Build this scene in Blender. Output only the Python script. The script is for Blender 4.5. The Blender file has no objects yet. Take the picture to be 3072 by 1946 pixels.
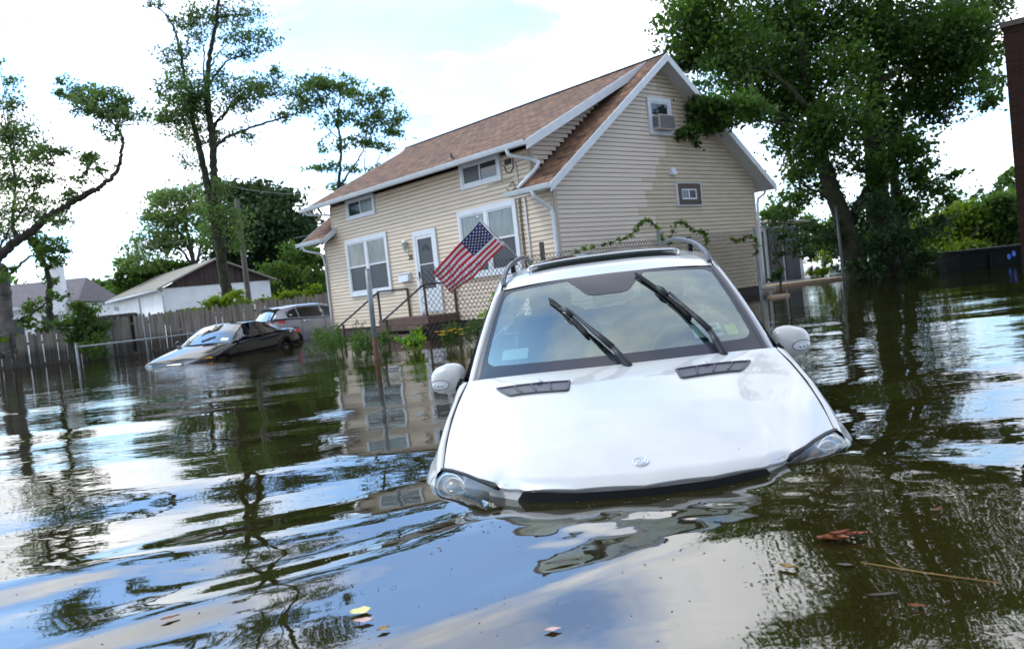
import bpy, math, random
import numpy as np
from mathutils import Matrix, Vector, Euler
random.seed(7); RNG = np.random.default_rng(7)
scene = bpy.context.scene
COL = scene.collection

# ------------------------------------------------------------------ helpers
def tag(o, label=None, cat=None, group=None, kind=None):
    if label: o['label'] = label
    if cat: o['category'] = cat
    if group: o['group'] = group
    if kind: o['kind'] = kind
    return o

def empty(name, loc=(0, 0, 0), rz=0.0):
    o = bpy.data.objects.new(name, None); COL.objects.link(o)
    o.empty_display_size = 0.3
    o.location = loc; o.rotation_euler = (0, 0, rz)
    return o

def copy_tree(o, parent=None):
    c = o.copy(); COL.objects.link(c)
    if parent is not None: c.parent = parent
    for ch in list(o.children): copy_tree(ch, c)
    return c

class MB:
    """collects faces, builds ONE mesh object"""
    def __init__(s): s.v = []; s.f = []; s.m = []; s.uv = {}
    def add(s, vs, fs, m=0, uvs=None):
        b = len(s.v); s.v.extend([tuple(map(float, p)) for p in vs])
        for k, f in enumerate(fs):
            if uvs is not None: s.uv[len(s.f)] = [uvs[i] for i in f]
            s.f.append([b + i for i in f]); s.m.append(m)
    def quad(s, a, b, c, d, m=0, uvs=None): s.add([a, b, c, d], [(0, 1, 2, 3)], m, uvs)
    def box(s, x0, x1, y0, y1, z0, z1, m=0):
        s.add([(x0,y0,z0),(x1,y0,z0),(x1,y1,z0),(x0,y1,z0),(x0,y0,z1),(x1,y0,z1),(x1,y1,z1),(x0,y1,z1)],
              [(0,3,2,1),(4,5,6,7),(0,1,5,4),(1,2,6,5),(2,3,7,6),(3,0,4,7)], m)
    def bar(s, a, b, w, h, m=0, up=(0, 0, 1)):
        a = Vector(a); b = Vector(b); d = (b - a).normalized(); u = Vector(up)
        sx = d.cross(u)
        if sx.length < 1e-4: sx = d.cross(Vector((1, 0, 0)))
        sx.normalize(); sz = sx.cross(d).normalized()
        sx *= w / 2; sz *= h / 2
        vs = [a-sx-sz, a+sx-sz, a+sx+sz, a-sx+sz, b-sx-sz, b+sx-sz, b+sx+sz, b-sx+sz]
        s.add(vs, [(0,3,2,1),(4,5,6,7),(0,1,5,4),(1,2,6,5),(2,3,7,6),(3,0,4,7)], m)
    def tube(s, pts, r, n=8, m=0, cap=True):
        P = [Vector(p) for p in pts]; k = len(P)
        R = list(r) if hasattr(r, '__len__') else [r] * k
        T = []
        for i in range(k):
            t = (P[min(i+1, k-1)] - P[max(i-1, 0)])
            T.append(t.normalized() if t.length > 1e-9 else Vector((0, 0, 1)))
        u = T[0].orthogonal().normalized(); vs = []
        for i in range(k):
            u = (u - T[i] * u.dot(T[i]))
            if u.length < 1e-6: u = T[i].orthogonal()
            u.normalize(); w = T[i].cross(u)
            for j in range(n):
                a = 2 * math.pi * j / n
                vs.append(P[i] + (u * math.cos(a) + w * math.sin(a)) * R[i])
        fs = [(i*n+j, i*n+(j+1) % n, (i+1)*n+(j+1) % n, (i+1)*n+j) for i in range(k-1) for j in range(n)]
        if cap: fs += [tuple(range(n-1, -1, -1)), tuple((k-1)*n + j for j in range(n))]
        s.add(vs, fs, m)
    def grid(s, P, m=0, flip=False, uv=None):
        P = np.asarray(P, float); a, b = P.shape[:2]
        fs = []
        for i in range(a-1):
            for j in range(b-1):
                q = (i*b+j, i*b+j+1, (i+1)*b+j+1, (i+1)*b+j)
                fs.append(q[::-1] if flip else q)
        s.add(P.reshape(-1, 3), fs, m, None if uv is None else np.asarray(uv).reshape(-1, 2).tolist())
    def disc(s, c, nrm, r, n=24, m=0, ry=None):
        c = Vector(c); nn = Vector(nrm).normalized(); u = nn.orthogonal().normalized()
        if abs(nn.z) < .99: u = Vector((0, 0, 1)).cross(nn).normalized()
        w = nn.cross(u); ry = ry or r
        s.add([c + u*math.cos(2*math.pi*i/n)*r + w*math.sin(2*math.pi*i/n)*ry for i in range(n)], [tuple(range(n))], m)
    def sphere(s, c, r, n=16, k=10, m=0):
        r = r if hasattr(r, '__len__') else (r, r, r)
        P = [[(c[0]+r[0]*math.sin(math.pi*i/k)*math.cos(2*math.pi*j/n), c[1]+r[1]*math.sin(math.pi*i/k)*math.sin(2*math.pi*j/n), c[2]+r[2]*math.cos(math.pi*i/k)) for j in range(n+1)] for i in range(k+1)]
        s.grid(P, m)
    def build(s, name, mats, parent=None, smooth=False, angle=None):
        me = bpy.data.meshes.new(name); me.from_pydata(s.v, [], s.f); 
        mats = mats if isinstance(mats, (list, tuple)) else [mats]
        for x in mats: me.materials.append(x)
        me.polygons.foreach_set('material_index', s.m)
        if s.uv:
            L = me.uv_layers.new(name='UVMap')
            for fi, u in s.uv.items():
                p = me.polygons[fi]
                for li, c in zip(p.loop_indices, u): L.data[li].uv = c
        if smooth: me.polygons.foreach_set('use_smooth', [True] * len(me.polygons))
        if angle is not None:
            me.polygons.foreach_set('use_smooth', [True] * len(me.polygons)); me.set_sharp_from_angle(angle=math.radians(angle))
        me.update()
        o = bpy.data.objects.new(name, me); COL.objects.link(o)
        if parent is not None: o.parent = parent
        return o

def np_mesh(name, V, F, mat, parent=None, smooth=False, attr=None):
    """fast build, F: (n,4) quads"""
    me = bpy.data.meshes.new(name); V = np.asarray(V, np.float32); F = np.asarray(F, np.int32); k = F.shape[1]
    me.vertices.add(len(V)); me.vertices.foreach_set('co', V.ravel())
    me.loops.add(F.size); me.loops.foreach_set('vertex_index', F.ravel())
    me.polygons.add(len(F)); me.polygons.foreach_set('loop_start', np.arange(0, F.size, k, dtype=np.int32))
    if smooth: me.polygons.foreach_set('use_smooth', np.ones(len(F), bool))
    for m in (mat if isinstance(mat, (list, tuple)) else [mat]): me.materials.append(m)
    if attr is not None:
        a = me.attributes.new('tone', 'FLOAT', 'FACE'); a.data.foreach_set('value', np.asarray(attr, np.float32))
    me.update(calc_edges=True); me.validate()
    o = bpy.data.objects.new(name, me); COL.objects.link(o)
    if parent is not None: o.parent = parent
    return o

# ------------------------------------------------------------------ materials
def nodes(name):
    m = bpy.data.materials.new(name); m.use_nodes = True
    nt = m.node_tree; b = nt.nodes['Principled BSDF']
    return m, nt, b

def lk(nt, a, b): nt.links.new(a, b)

def mat(name, col, rough=.5, metal=0., spec=.5, var=0., vscale=8., bump=0., bscale=40., coat=0., trans=0., col2=None, stretch=None, detail=6, ior=None, coords='Object', emit=None):
    m, nt, b = nodes(name)
    b.inputs['Base Color'].default_value = (*col, 1); b.inputs['Roughness'].default_value = rough
    b.inputs['Metallic'].default_value = metal; b.inputs['Specular IOR Level'].default_value = spec
    b.inputs['Coat Weight'].default_value = coat; b.inputs['Coat Roughness'].default_value = .03
    b.inputs['Transmission Weight'].default_value = trans
    if ior: b.inputs['IOR'].default_value = ior
    if var or bump or col2:
        tc = nt.nodes.new('ShaderNodeTexCoord'); mp = nt.nodes.new('ShaderNodeMapping'); lk(nt, tc.outputs[coords], mp.inputs[0])
        if stretch: mp.inputs['Scale'].default_value = stretch
    if var or col2:
        n = nt.nodes.new('ShaderNodeTexNoise'); n.inputs['Scale'].default_value = vscale; n.inputs['Detail'].default_value = detail
        lk(nt, mp.outputs[0], n.inputs['Vector'])
        r = nt.nodes.new('ShaderNodeValToRGB'); lk(nt, n.outputs['Fac'], r.inputs[0])
        c2 = col2 or tuple(min(1, c * (1 + var)) for c in col); c1 = col if col2 else tuple(c * (1 - var) for c in col)
        r.color_ramp.elements[0].color = (*c1, 1); r.color_ramp.elements[1].color = (*c2, 1)
        r.color_ramp.elements[0].position = .3; r.color_ramp.elements[1].position = .7
        lk(nt, r.outputs[0], b.inputs['Base Color'])
    if bump:
        n2 = nt.nodes.new('ShaderNodeTexNoise'); n2.inputs['Scale'].default_value = bscale; n2.inputs['Detail'].default_value = 4
        lk(nt, mp.outputs[0], n2.inputs['Vector'])
        bp = nt.nodes.new('ShaderNodeBump'); bp.inputs['Strength'].default_value = bump; bp.inputs['Distance'].default_value = .02
        lk(nt, n2.outputs['Fac'], bp.inputs['Height']); lk(nt, bp.outputs[0], b.inputs['Normal'])
    return m

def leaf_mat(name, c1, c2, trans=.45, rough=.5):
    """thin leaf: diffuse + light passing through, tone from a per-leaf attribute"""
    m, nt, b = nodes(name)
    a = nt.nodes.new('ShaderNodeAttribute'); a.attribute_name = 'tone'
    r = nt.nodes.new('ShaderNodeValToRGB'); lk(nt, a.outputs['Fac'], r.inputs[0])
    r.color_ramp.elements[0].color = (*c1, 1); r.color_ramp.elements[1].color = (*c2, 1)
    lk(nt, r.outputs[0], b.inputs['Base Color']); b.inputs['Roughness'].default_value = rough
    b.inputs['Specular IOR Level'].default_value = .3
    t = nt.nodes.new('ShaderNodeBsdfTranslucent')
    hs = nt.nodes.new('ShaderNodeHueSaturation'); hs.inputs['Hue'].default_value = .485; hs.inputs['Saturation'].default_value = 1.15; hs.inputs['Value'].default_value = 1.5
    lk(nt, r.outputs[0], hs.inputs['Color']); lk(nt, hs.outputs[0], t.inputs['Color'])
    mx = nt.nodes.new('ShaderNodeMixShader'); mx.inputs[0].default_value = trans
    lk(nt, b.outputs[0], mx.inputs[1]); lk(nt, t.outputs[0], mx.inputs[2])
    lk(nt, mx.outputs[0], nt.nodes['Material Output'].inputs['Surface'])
    return m

# ------------------------------------------------------------------ camera (solved from the vanishing points of the house)
CAMH = .82
RC = np.array([[0.99419123, -0.10762804, 0.0], [-0.00446916, -0.04128296, 0.99913750], [-0.10753521, -0.99333374, -0.04152416]])
FPX = 2441.12
cam = bpy.data.objects.new('camera', bpy.data.cameras.new('camera')); COL.objects.link(cam)
Mx = np.eye(4); Mx[:3, 0] = RC[:, 0]; Mx[:3, 1] = -RC[:, 1]; Mx[:3, 2] = -RC[:, 2]; Mx[:3, 3] = (0, 0, CAMH)
cam.matrix_world = Matrix(Mx.tolist())
cam.data.sensor_width = 36; cam.data.lens = FPX / 3072 * 36
cam.data.clip_start = .05; cam.data.clip_end = 2000
cam.data.dof.use_dof = True; cam.data.dof.focus_distance = 4.1; cam.data.dof.aperture_fstop = 4.5
scene.camera = cam

def PS(px, py, Y):
    """world point seen at photo pixel (3072 wide) at world distance Y in front of the camera"""
    d = RC @ np.array([px - 1536., py - 973., FPX]); t = Y / d[1]
    return np.array([d[0] * t, Y, CAMH + d[2] * t])
def PD(x, y, Y): return PS(x * 1.27628, y * 1.27628, Y)

# ------------------------------------------------------------------ sky and sun
SUN_EL, SUN_AZ = 52., -80.      # degrees; azimuth from +Y towards +X
def sky():
    w = bpy.data.worlds.new('World'); scene.world = w; w.use_nodes = True; nt = w.node_tree
    bg = nt.nodes['Background']
    st = nt.nodes.new('ShaderNodeTexSky'); st.sky_type = 'NISHITA'; st.sun_disc = False
    st.sun_elevation = math.radians(SUN_EL); st.sun_rotation = math.radians(SUN_AZ); st.air_density = 1.2; st.dust_density = 1.5; st.ozone_density = 2.0
    tc = nt.nodes.new('ShaderNodeTexCoord')
    # project direction on a cloud layer: xy / (z + .12)
    sep = nt.nodes.new('ShaderNodeSeparateXYZ'); lk(nt, tc.outputs['Generated'], sep.inputs[0])
    ad = nt.nodes.new('ShaderNodeMath'); ad.operation = 'ADD'; ad.inputs[1].default_value = .18; lk(nt, sep.outputs[2], ad.inputs[0])
    mxz = nt.nodes.new('ShaderNodeMath'); mxz.operation = 'MAXIMUM'; mxz.inputs[1].default_value = .05; lk(nt, ad.outputs[0], mxz.inputs[0])
    dx = nt.nodes.new('ShaderNodeMath'); dx.operation = 'DIVIDE'; lk(nt, sep.outputs[0], dx.inputs[0]); lk(nt, mxz.outputs[0], dx.inputs[1])
    dy = nt.nodes.new('ShaderNodeMath'); dy.operation = 'DIVIDE'; lk(nt, sep.outputs[1], dy.inputs[0]); lk(nt, mxz.outputs[0], dy.inputs[1])
    cb = nt.nodes.new('ShaderNodeCombineXYZ'); lk(nt, dx.outputs[0], cb.inputs[0]); lk(nt, dy.outputs[0], cb.inputs[1]); cb.inputs[2].default_value = 3.3
    n1 = nt.nodes.new('ShaderNodeTexNoise'); n1.inputs['Scale'].default_value = 1.15; n1.inputs['Detail'].default_value = 9; n1.inputs['Roughness'].default_value = .58; n1.inputs['Distortion'].default_value = .35
    lk(nt, cb.outputs[0], n1.inputs['Vector'])
    # coverage: thin the clouds to the left-front, solid elsewhere
    cov = nt.nodes.new('ShaderNodeValToRGB'); cov.color_ramp.elements[0].position = .41; cov.color_ramp.elements[1].position = .58; cov.color_ramp.elements[0].color = (.24, .24, .24, 1)
    lk(nt, n1.outputs['Fac'], cov.inputs[0])
    n2 = nt.nodes.new('ShaderNodeTexNoise'); n2.inputs['Scale'].default_value = 2.2; n2.inputs['Detail'].default_value = 6; lk(nt, cb.outputs[0], n2.inputs['Vector'])
    cc = nt.nodes.new('ShaderNodeValToRGB')
    cc.color_ramp.elements[0].position = .3; cc.color_ramp.elements[0].color = (20, 20.7, 21.6, 1)
    cc.color_ramp.elements[1].position = .75; cc.color_ramp.elements[1].color = (36, 36.3, 36.5, 1)
    lk(nt, n2.outputs['Fac'], cc.inputs[0])
    # haze white towards the horizon
    hz = nt.nodes.new('ShaderNodeMapRange'); hz.inputs['From Min'].default_value = 0; hz.inputs['From Max'].default_value = .22; hz.inputs['To Min'].default_value = .7; hz.inputs['To Max'].default_value = 0
    lk(nt, sep.outputs[2], hz.inputs['Value'])
    mf = nt.nodes.new('ShaderNodeMath'); mf.operation = 'MAXIMUM'; lk(nt, cov.outputs[0], mf.inputs[0]); lk(nt, hz.outputs[0], mf.inputs[1])
    gain = nt.nodes.new('ShaderNodeMix'); gain.data_type = 'RGBA'; gain.blend_type = 'MULTIPLY'; gain.inputs[0].default_value = 1; lk(nt, st.outputs[0], gain.inputs[6]); gain.inputs[7].default_value = (1.9, 3.9, 6.0, 1)
    mx = nt.nodes.new('ShaderNodeMix'); mx.data_type = 'RGBA'
    lk(nt, mf.outputs[0], mx.inputs[0]); lk(nt, gain.outputs[2], mx.inputs[6]); lk(nt, cc.outputs[0], mx.inputs[7])
    # thin bright cloud low in front, duller sky overhead and behind
    fr = nt.nodes.new('ShaderNodeMapRange'); fr.interpolation_type = 'SMOOTHSTEP'; fr.inputs['From Min'].default_value = -.25; fr.inputs['From Max'].default_value = .55; lk(nt, sep.outputs[1], fr.inputs['Value'])
    lo = nt.nodes.new('ShaderNodeMapRange'); lo.interpolation_type = 'SMOOTHSTEP'; lo.inputs['From Min'].default_value = .52; lo.inputs['From Max'].default_value = .92; lo.inputs['To Min'].default_value = 1; lo.inputs['To Max'].default_value = 0; lk(nt, sep.outputs[2], lo.inputs['Value'])
    fl = nt.nodes.new('ShaderNodeMath'); fl.operation = 'MULTIPLY'; lk(nt, fr.outputs[0], fl.inputs[0]); lk(nt, lo.outputs[0], fl.inputs[1])
    gn = nt.nodes.new('ShaderNodeMapRange'); gn.inputs['To Min'].default_value = .55; gn.inputs['To Max'].default_value = 1.12; lk(nt, fl.outputs[0], gn.inputs['Value'])
    sc = nt.nodes.new('ShaderNodeVectorMath'); sc.operation = 'SCALE'; lk(nt, mx.outputs[2], sc.inputs[0]); lk(nt, gn.outputs[0], sc.inputs['Scale'])
    lk(nt, sc.outputs['Vector'], bg.inputs['Color']); bg.inputs['Strength'].default_value = .07
    w.cycles.sampling_method = 'MANUAL'; w.cycles.sample_map_resolution = 1024
sky()
sun = bpy.data.objects.new('sun', bpy.data.lights.new('sun', 'SUN')); COL.objects.link(sun)
sun.data.energy = 1.5; sun.data.angle = math.radians(14); sun.data.color = (1, .95, .87)
el, az = math.radians(SUN_EL), math.radians(SUN_AZ)
sd = Vector((math.sin(az) * math.cos(el), math.cos(az) * math.cos(el), math.sin(el)))
sun.rotation_euler = sd.to_track_quat('Z', 'Y').to_euler()
scene.view_settings.view_transform = 'Standard'; scene.view_settings.look = 'None'
scene.view_settings.exposure = .30; scene.view_settings.gamma = 1

# ------------------------------------------------------------------ ground and flood water
def water_height(x, y):
    r = np.hypot(x, y); h = np.zeros_like(x)
    def w(ang, lam, amp, ph, env=1.0):
        k = 2*np.pi/lam; c, s = math.cos(math.radians(ang)), math.sin(math.radians(ang))
        q = x*c + y*s + .05*np.sin(1.7*x*s - 1.7*y*c + ph) + .02*np.sin(5.1*(x*s - y*c) + 2*ph)
        return amp*env*np.sin(k*q + ph)
    near = np.exp(-np.maximum(r-2.0, 0)/4.5)
    bow = np.exp(-((x+.9)**2/2.2 + (y-2.3)**2/1.6))
    h += w(112, .62, .0052, .4, bow) + w(118, .37, .0018, 1.9, bow) + w(105, 1.15, .006, 2.4, near)
    h += w(70, 1.9, .007, 1.0, near) + w(38, .9, .0018, .2, near*np.clip((x+.2)/1.5, 0, 1)) + w(20, .5, .0006, 2.2, near*np.clip((x-.1)/1.2, 0, 1))
    h += w(95, 2.9, .007, 3.3, np.exp(-np.maximum(r-6, 0)/9)) + w(82, 1.3, .0022, .9, np.exp(-np.maximum(r-6, 0)/8))
    nose = np.exp(-(((x-.75)/.75)**2 + ((y-2.72)/.24)**2))
    h += w(96, .115, .0016, .7, nose) + w(60, .17, .0014, 2.0, nose) + w(125, .085, .0009, 1.1, nose)
    # water piled against the sunken bonnet on the right-hand side of the car
    h += .050*np.exp(-(((x-.5)/1.0)**2 + ((y-3.1)/.65)**2)) + .040*np.exp(-(((x-1.12)/.42)**2 + ((y-3.10)/.36)**2))
    return h

def build_water():
    nr, na = 420, 560
    rad = .35 * (1.0165 ** np.arange(nr)); rad = np.append(rad, [700., 1500.]); nr = len(rad)
    a = np.linspace(0, 2*np.pi, na+1)[:-1]
    th = a - .86*np.sin(a)           # ring points crowd around th = 0, straight ahead
    X = np.outer(rad, np.sin(th)); Y = np.outer(rad, np.cos(th))
    Z = water_height(X, Y)
    V = np.stack([X, Y, Z], -1).reshape(-1, 3)
    i = np.arange(nr-1)[:, None]; j = np.arange(na)[None, :]; j2 = (j+1) % na
    F = np.stack([i*na+j, (i+1)*na+j, (i+1)*na+j2, i*na+j2], -1).reshape(-1, 4)
    n0 = len(V)
    c_top = n0; c_bot = n0 + 1 + na
    V = np.vstack([V, [[0, 0, Z[0].mean()]], np.stack([X[-1], Y[-1], np.full(na, -1.9)], -1), [[0, 0, -1.9]]])
    jj = np.arange(na); jn = (jj+1) % na
    side = np.stack([(nr-1)*na+jj, n0+1+jj, n0+1+jn, (nr-1)*na+jn], -1)
    # hub (top) and floor (bottom) as quads, two ring steps per quad
    e = np.arange(0, na, 2)
    hub = np.stack([np.full(len(e), c_top), e, (e+1) % na, (e+2) % na], -1)
    bot = np.stack([np.full(len(e), c_bot), n0+1+(e+2) % na, n0+1+(e+1) % na, n0+1+e], -1)
    F = np.vstack([F[:, ::-1], side[:, ::-1], hub[:, ::-1], bot[:, ::-1]])
    m, nt, b = nodes('flood_water')
    nt.nodes.remove(b); out = nt.nodes['Material Output']
    geo = nt.nodes.new('ShaderNodeNewGeometry')
    # fine wind ripples, long along x
    def noise(sx, sy, scale, detail=3):
        mp = nt.nodes.new('ShaderNodeMapping'); mp.inputs['Scale'].default_value = (sx, sy, 1); mp.inputs['Rotation'].default_value = (0, 0, .12); lk(nt, geo.outputs['Position'], mp.inputs[0])
        n = nt.nodes.new('ShaderNodeTexNoise'); n.inputs['Scale'].default_value = scale; n.inputs['Detail'].default_value = detail; lk(nt, mp.outputs[0], n.inputs['Vector']); return n
    na_, nb_ = noise(.45, 1.3, 2.1, 3), noise(.8, 1.7, 6.0, 2)
    patch = noise(.5, .8, .28, 2)
    pr = nt.nodes.new('ShaderNodeMapRange'); pr.inputs['From Min'].default_value = .38; pr.inputs['From Max'].default_value = .62; pr.inputs['To Min'].default_value = .25; pr.inputs['To Max'].default_value = 1.0
    lk(nt, patch.outputs['Fac'], pr.inputs['Value'])
    # calmer close to the camera
    ln = nt.nodes.new('ShaderNodeVectorMath'); ln.operation = 'LENGTH'; lk(nt, geo.outputs['Position'], ln.inputs[0])
    dr = nt.nodes.new('ShaderNodeMapRange'); dr.inputs['From Min'].default_value = 2.0; dr.inputs['From Max'].default_value = 8; dr.inputs['To Min'].default_value = .35; dr.inputs['To Max'].default_value = 1.0
    lk(nt, ln.outputs['Value'], dr.inputs['Value'])
    st = nt.nodes.new('ShaderNodeMath'); st.operation = 'MULTIPLY'; lk(nt, pr.outputs[0], st.inputs[0]); lk(nt, dr.outputs[0], st.inputs[1])
    mixh = nt.nodes.new('ShaderNodeMath'); mixh.operation = 'MULTIPLY_ADD'; lk(nt, nb_.outputs['Fac'], mixh.inputs[0]); mixh.inputs[1].default_value = .28; lk(nt, na_.outputs['Fac'], mixh.inputs[2])
    hh = nt.nodes.new('ShaderNodeMath'); hh.operation = 'MULTIPLY'; lk(nt, mixh.outputs[0], hh.inputs[0]); lk(nt, st.outputs[0], hh.inputs[1])
    bp = nt.nodes.new('ShaderNodeBump'); bp.inputs['Strength'].default_value = 1; bp.inputs['Distance'].default_value = .0105
    lk(nt, hh.outputs[0], bp.inputs['Height'])
    gl = nt.nodes.new('ShaderNodeBsdfGlossy'); gl.inputs['Roughness'].default_value = .015; lk(nt, bp.outputs[0], gl.inputs['Normal'])
    rf = nt.nodes.new('ShaderNodeBsdfRefraction'); rf.inputs['IOR'].default_value = 1.2; rf.inputs['Roughness'].default_value = 0; rf.inputs['Color'].default_value = (1, 1, 1, 1)
    lk(nt, bp.outputs[0], rf.inputs['Normal'])
    df = nt.nodes.new('ShaderNodeBsdfDiffuse'); df.inputs['Color'].default_value = (.070, .060, .014, 1)
    murk = nt.nodes.new('ShaderNodeMixShader'); murk.inputs[0].default_value = .25; lk(nt, rf.outputs[0], murk.inputs[1]); lk(nt, df.outputs[0], murk.inputs[2])
    fr = nt.nodes.new('ShaderNodeFresnel'); fr.inputs['IOR'].default_value = 2.4; lk(nt, bp.outputs[0], fr.inputs['Normal'])
    top = nt.nodes.new('ShaderNodeMixShader'); lk(nt, fr.outputs[0], top.inputs[0]); lk(nt, murk.outputs[0], top.inputs[1]); lk(nt, gl.outputs[0], top.inputs[2])
    lk(nt, top.outputs[0], out.inputs['Surface'])
    va = nt.nodes.new('ShaderNodeVolumeAbsorption'); va.inputs['Color'].default_value = (.62, .55, .12, 1); va.inputs['Density'].default_value = 6.5
    lk(nt, va.outputs[0], out.inputs['Volume'])
    o = np_mesh('water', V, F, m, smooth=True)
    return tag(o, 'murky olive flood water covering the whole street and yard', kind='structure')
WATER = build_water()
gm = mat('silt', (.06, .05, .03), .9, var=.3, vscale=.6)
g = MB(); g.add([(-1490, -1490, -2.0), (1490, -1490, -2.0), (1490, 1490, -2.0), (-1490, 1490, -2.0)], [(0, 1, 2, 3)])
tag(g.build('ground', gm), 'silty flooded ground under the water', kind='structure')
# ------------------------------------------------------------------ the white SUV
M = {}
def paint(name, col, rough=.22, metal=0., coat=.6, flake=0.):
    m = mat(name, col, rough, metal, .5, coat=coat, var=.05, vscale=5)
    # dried silt film and a few specks
    nt = m.node_tree; b = nt.nodes['Principled BSDF']; src = b.inputs['Base Color'].links[0].from_socket; tc = nt.nodes.new('ShaderNodeTexCoord')
    vo = nt.nodes.new('ShaderNodeTexVoronoi'); vo.inputs['Scale'].default_value = 11; lk(nt, tc.outputs['Object'], vo.inputs['Vector'])
    r = nt.nodes.new('ShaderNodeMapRange'); r.inputs['From Min'].default_value = .028; r.inputs['From Max'].default_value = .04; lk(nt, vo.outputs['Distance'], r.inputs['Value'])
    wn = nt.nodes.new('ShaderNodeMath'); wn.operation = 'GREATER_THAN'; wn.inputs[1].default_value = .16; sp = nt.nodes.new('ShaderNodeSeparateColor'); lk(nt, vo.outputs['Color'], sp.inputs[0]); lk(nt, sp.outputs[0], wn.inputs[0])
    mx_ = nt.nodes.new('ShaderNodeMath'); mx_.operation = 'MAXIMUM'; lk(nt, r.outputs[0], mx_.inputs[0]); lk(nt, wn.outputs[0], mx_.inputs[1])
    mr = nt.nodes.new('ShaderNodeMix'); mr.data_type = 'RGBA'; mr.inputs[6].default_value = (.06, .05, .04, 1); lk(nt, mx_.outputs[0], mr.inputs[0]); lk(nt, src, mr.inputs[7]); lk(nt, mr.outputs[2], b.inputs['Base Color'])
    n2 = nt.nodes.new('ShaderNodeTexNoise'); n2.inputs['Scale'].default_value = 3.5; n2.inputs['Detail'].default_value = 8; lk(nt, tc.outputs['Object'], n2.inputs['Vector'])
    rr2 = nt.nodes.new('ShaderNodeMapRange'); rr2.inputs['To Min'].default_value = rough*.6; rr2.inputs['To Max'].default_value = rough*1.5; lk(nt, n2.outputs['Fac'], rr2.inputs['Value']); lk(nt, rr2.outputs[0], b.inputs['Roughness'])
    return m
M['white_paint'] = paint('white_paint', (.465, .465, .458), .3, .0, .8)
M['trim_black'] = mat('trim_black', (.006, .007, .009), .4, spec=.2)
M['trim_grey'] = mat('trim_grey', (.045, .048, .058), .38, spec=.4)
M['wiper'] = mat('wiper_arm_paint', (.014, .015, .020), .42, spec=.35)
M['frit'] = mat('glass_frit', (.030, .033, .048), .09, spec=.7)
M['rubber'] = mat('rubber', (.005, .005, .006), .55, spec=.2)
M['chrome'] = mat('chrome', (.75, .77, .8), .12, metal=1)
M['silver'] = mat('satin_silver', (.55, .57, .6), .25, metal=.8)
M['reflector'] = mat('lamp_reflector', (.58, .60, .62), .3, metal=.5)
M['lamp_white'] = mat('clear_signal_lens', (.62, .65, .68), .12, spec=.8, coat=.8)
M['amber'] = mat('amber_lens', (.75, .18, .02), .15, coat=.5)
M['red_lens'] = mat('red_lens', (.6, .01, .012), .12, coat=.5)
M['seat'] = mat('seat_cloth', (.10, .13, .15), .7, var=.15, vscale=20)
M['dash'] = mat('dashboard_plastic', (.15, .19, .21), .55)
M['cabin'] = mat('cabin_lining', (.28, .30, .30), .8)
M['paper'] = mat('sticker_paper', (.75, .8, .76), .6)
M['ink_green'] = mat('ink_green', (.02, .22, .17), .6)
M['yellow_paper'] = mat('yellow_paper', (.7, .72, .18), .6)
def glass(name, tint, fres=1.5, add=0.0, rough=0.0, col=(1, 1, 1)):
    m, nt, b = nodes(name); nt.nodes.remove(b)
    t = nt.nodes.new('ShaderNodeBsdfTransparent'); t.inputs['Color'].default_value = (*tint, 1)
    g_ = nt.nodes.new('ShaderNodeBsdfGlossy'); g_.inputs['Roughness'].default_value = rough; g_.inputs['Color'].default_value = (*col, 1)
    f = nt.nodes.new('ShaderNodeFresnel'); f.inputs['IOR'].default_value = fres
    a = nt.nodes.new('ShaderNodeMath'); a.operation = 'ADD'; a.inputs[1].default_value = add; a.use_clamp = True; lk(nt, f.outputs[0], a.inputs[0])
    mx = nt.nodes.new('ShaderNodeMixShader'); lk(nt, a.outputs[0], mx.inputs[0]); lk(nt, t.outputs[0], mx.inputs[1]); lk(nt, g_.outputs[0], mx.inputs[2])
    lk(nt, mx.outputs[0], nt.nodes['Material Output'].inputs['Surface']); return m
M['windshield'] = glass('windshield_glass', (.72, .88, .87), 1.6, .25, col=(.82, .96, .95))
M['car_glass'] = glass('tinted_car_glass', (.10, .14, .14), 1.5, .04)
M['clear_lens'] = glass('clear_lens', (.93, .95, .95), 1.36, .0)
def mesh_grille_mat():
    m, nt, b = nodes('perforated_black')
    tc = nt.nodes.new('ShaderNodeTexCoord'); ch = nt.nodes.new('ShaderNodeTexBrick'); lk(nt, tc.outputs['Object'], ch.inputs['Vector'])
    ch.inputs['Scale'].default_value = 1; ch.inputs['Brick Width'].default_value = .012; ch.inputs['Row Height'].default_value = .008; ch.inputs['Mortar Size'].default_value = .0016
    ch.inputs['Color1'].default_value = (.008, .008, .01, 1); ch.inputs['Color2'].default_value = (.014, .014, .016, 1); ch.inputs['Mortar'].default_value = (.10, .10, .12, 1)
    lk(nt, ch.outputs['Color'], b.inputs['Base Color']); b.inputs['Roughness'].default_value = .4; return m
M['perforated'] = mesh_grille_mat()

lerp = lambda a, b, t: a + (b - a) * t
interp = np.interp
def V3(*p): return np.array(p, float)

CAR = empty('white_suv'); tag(CAR, 'white SUV in the foreground sunk to its headlights with both wipers raised upright', 'suv')
def car_rot(y, p, r):
    return Matrix.Rotation(y, 4, 'Z') @ Matrix.Rotation(p, 4, 'X') @ Matrix.Rotation(r, 4, 'Y')
CAR.matrix_world = Matrix.Translation((.4191, 2.8609, -.8469)) @ car_rot(math.radians(-5.300), math.radians(1.9985), math.radians(-.6956))

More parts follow.
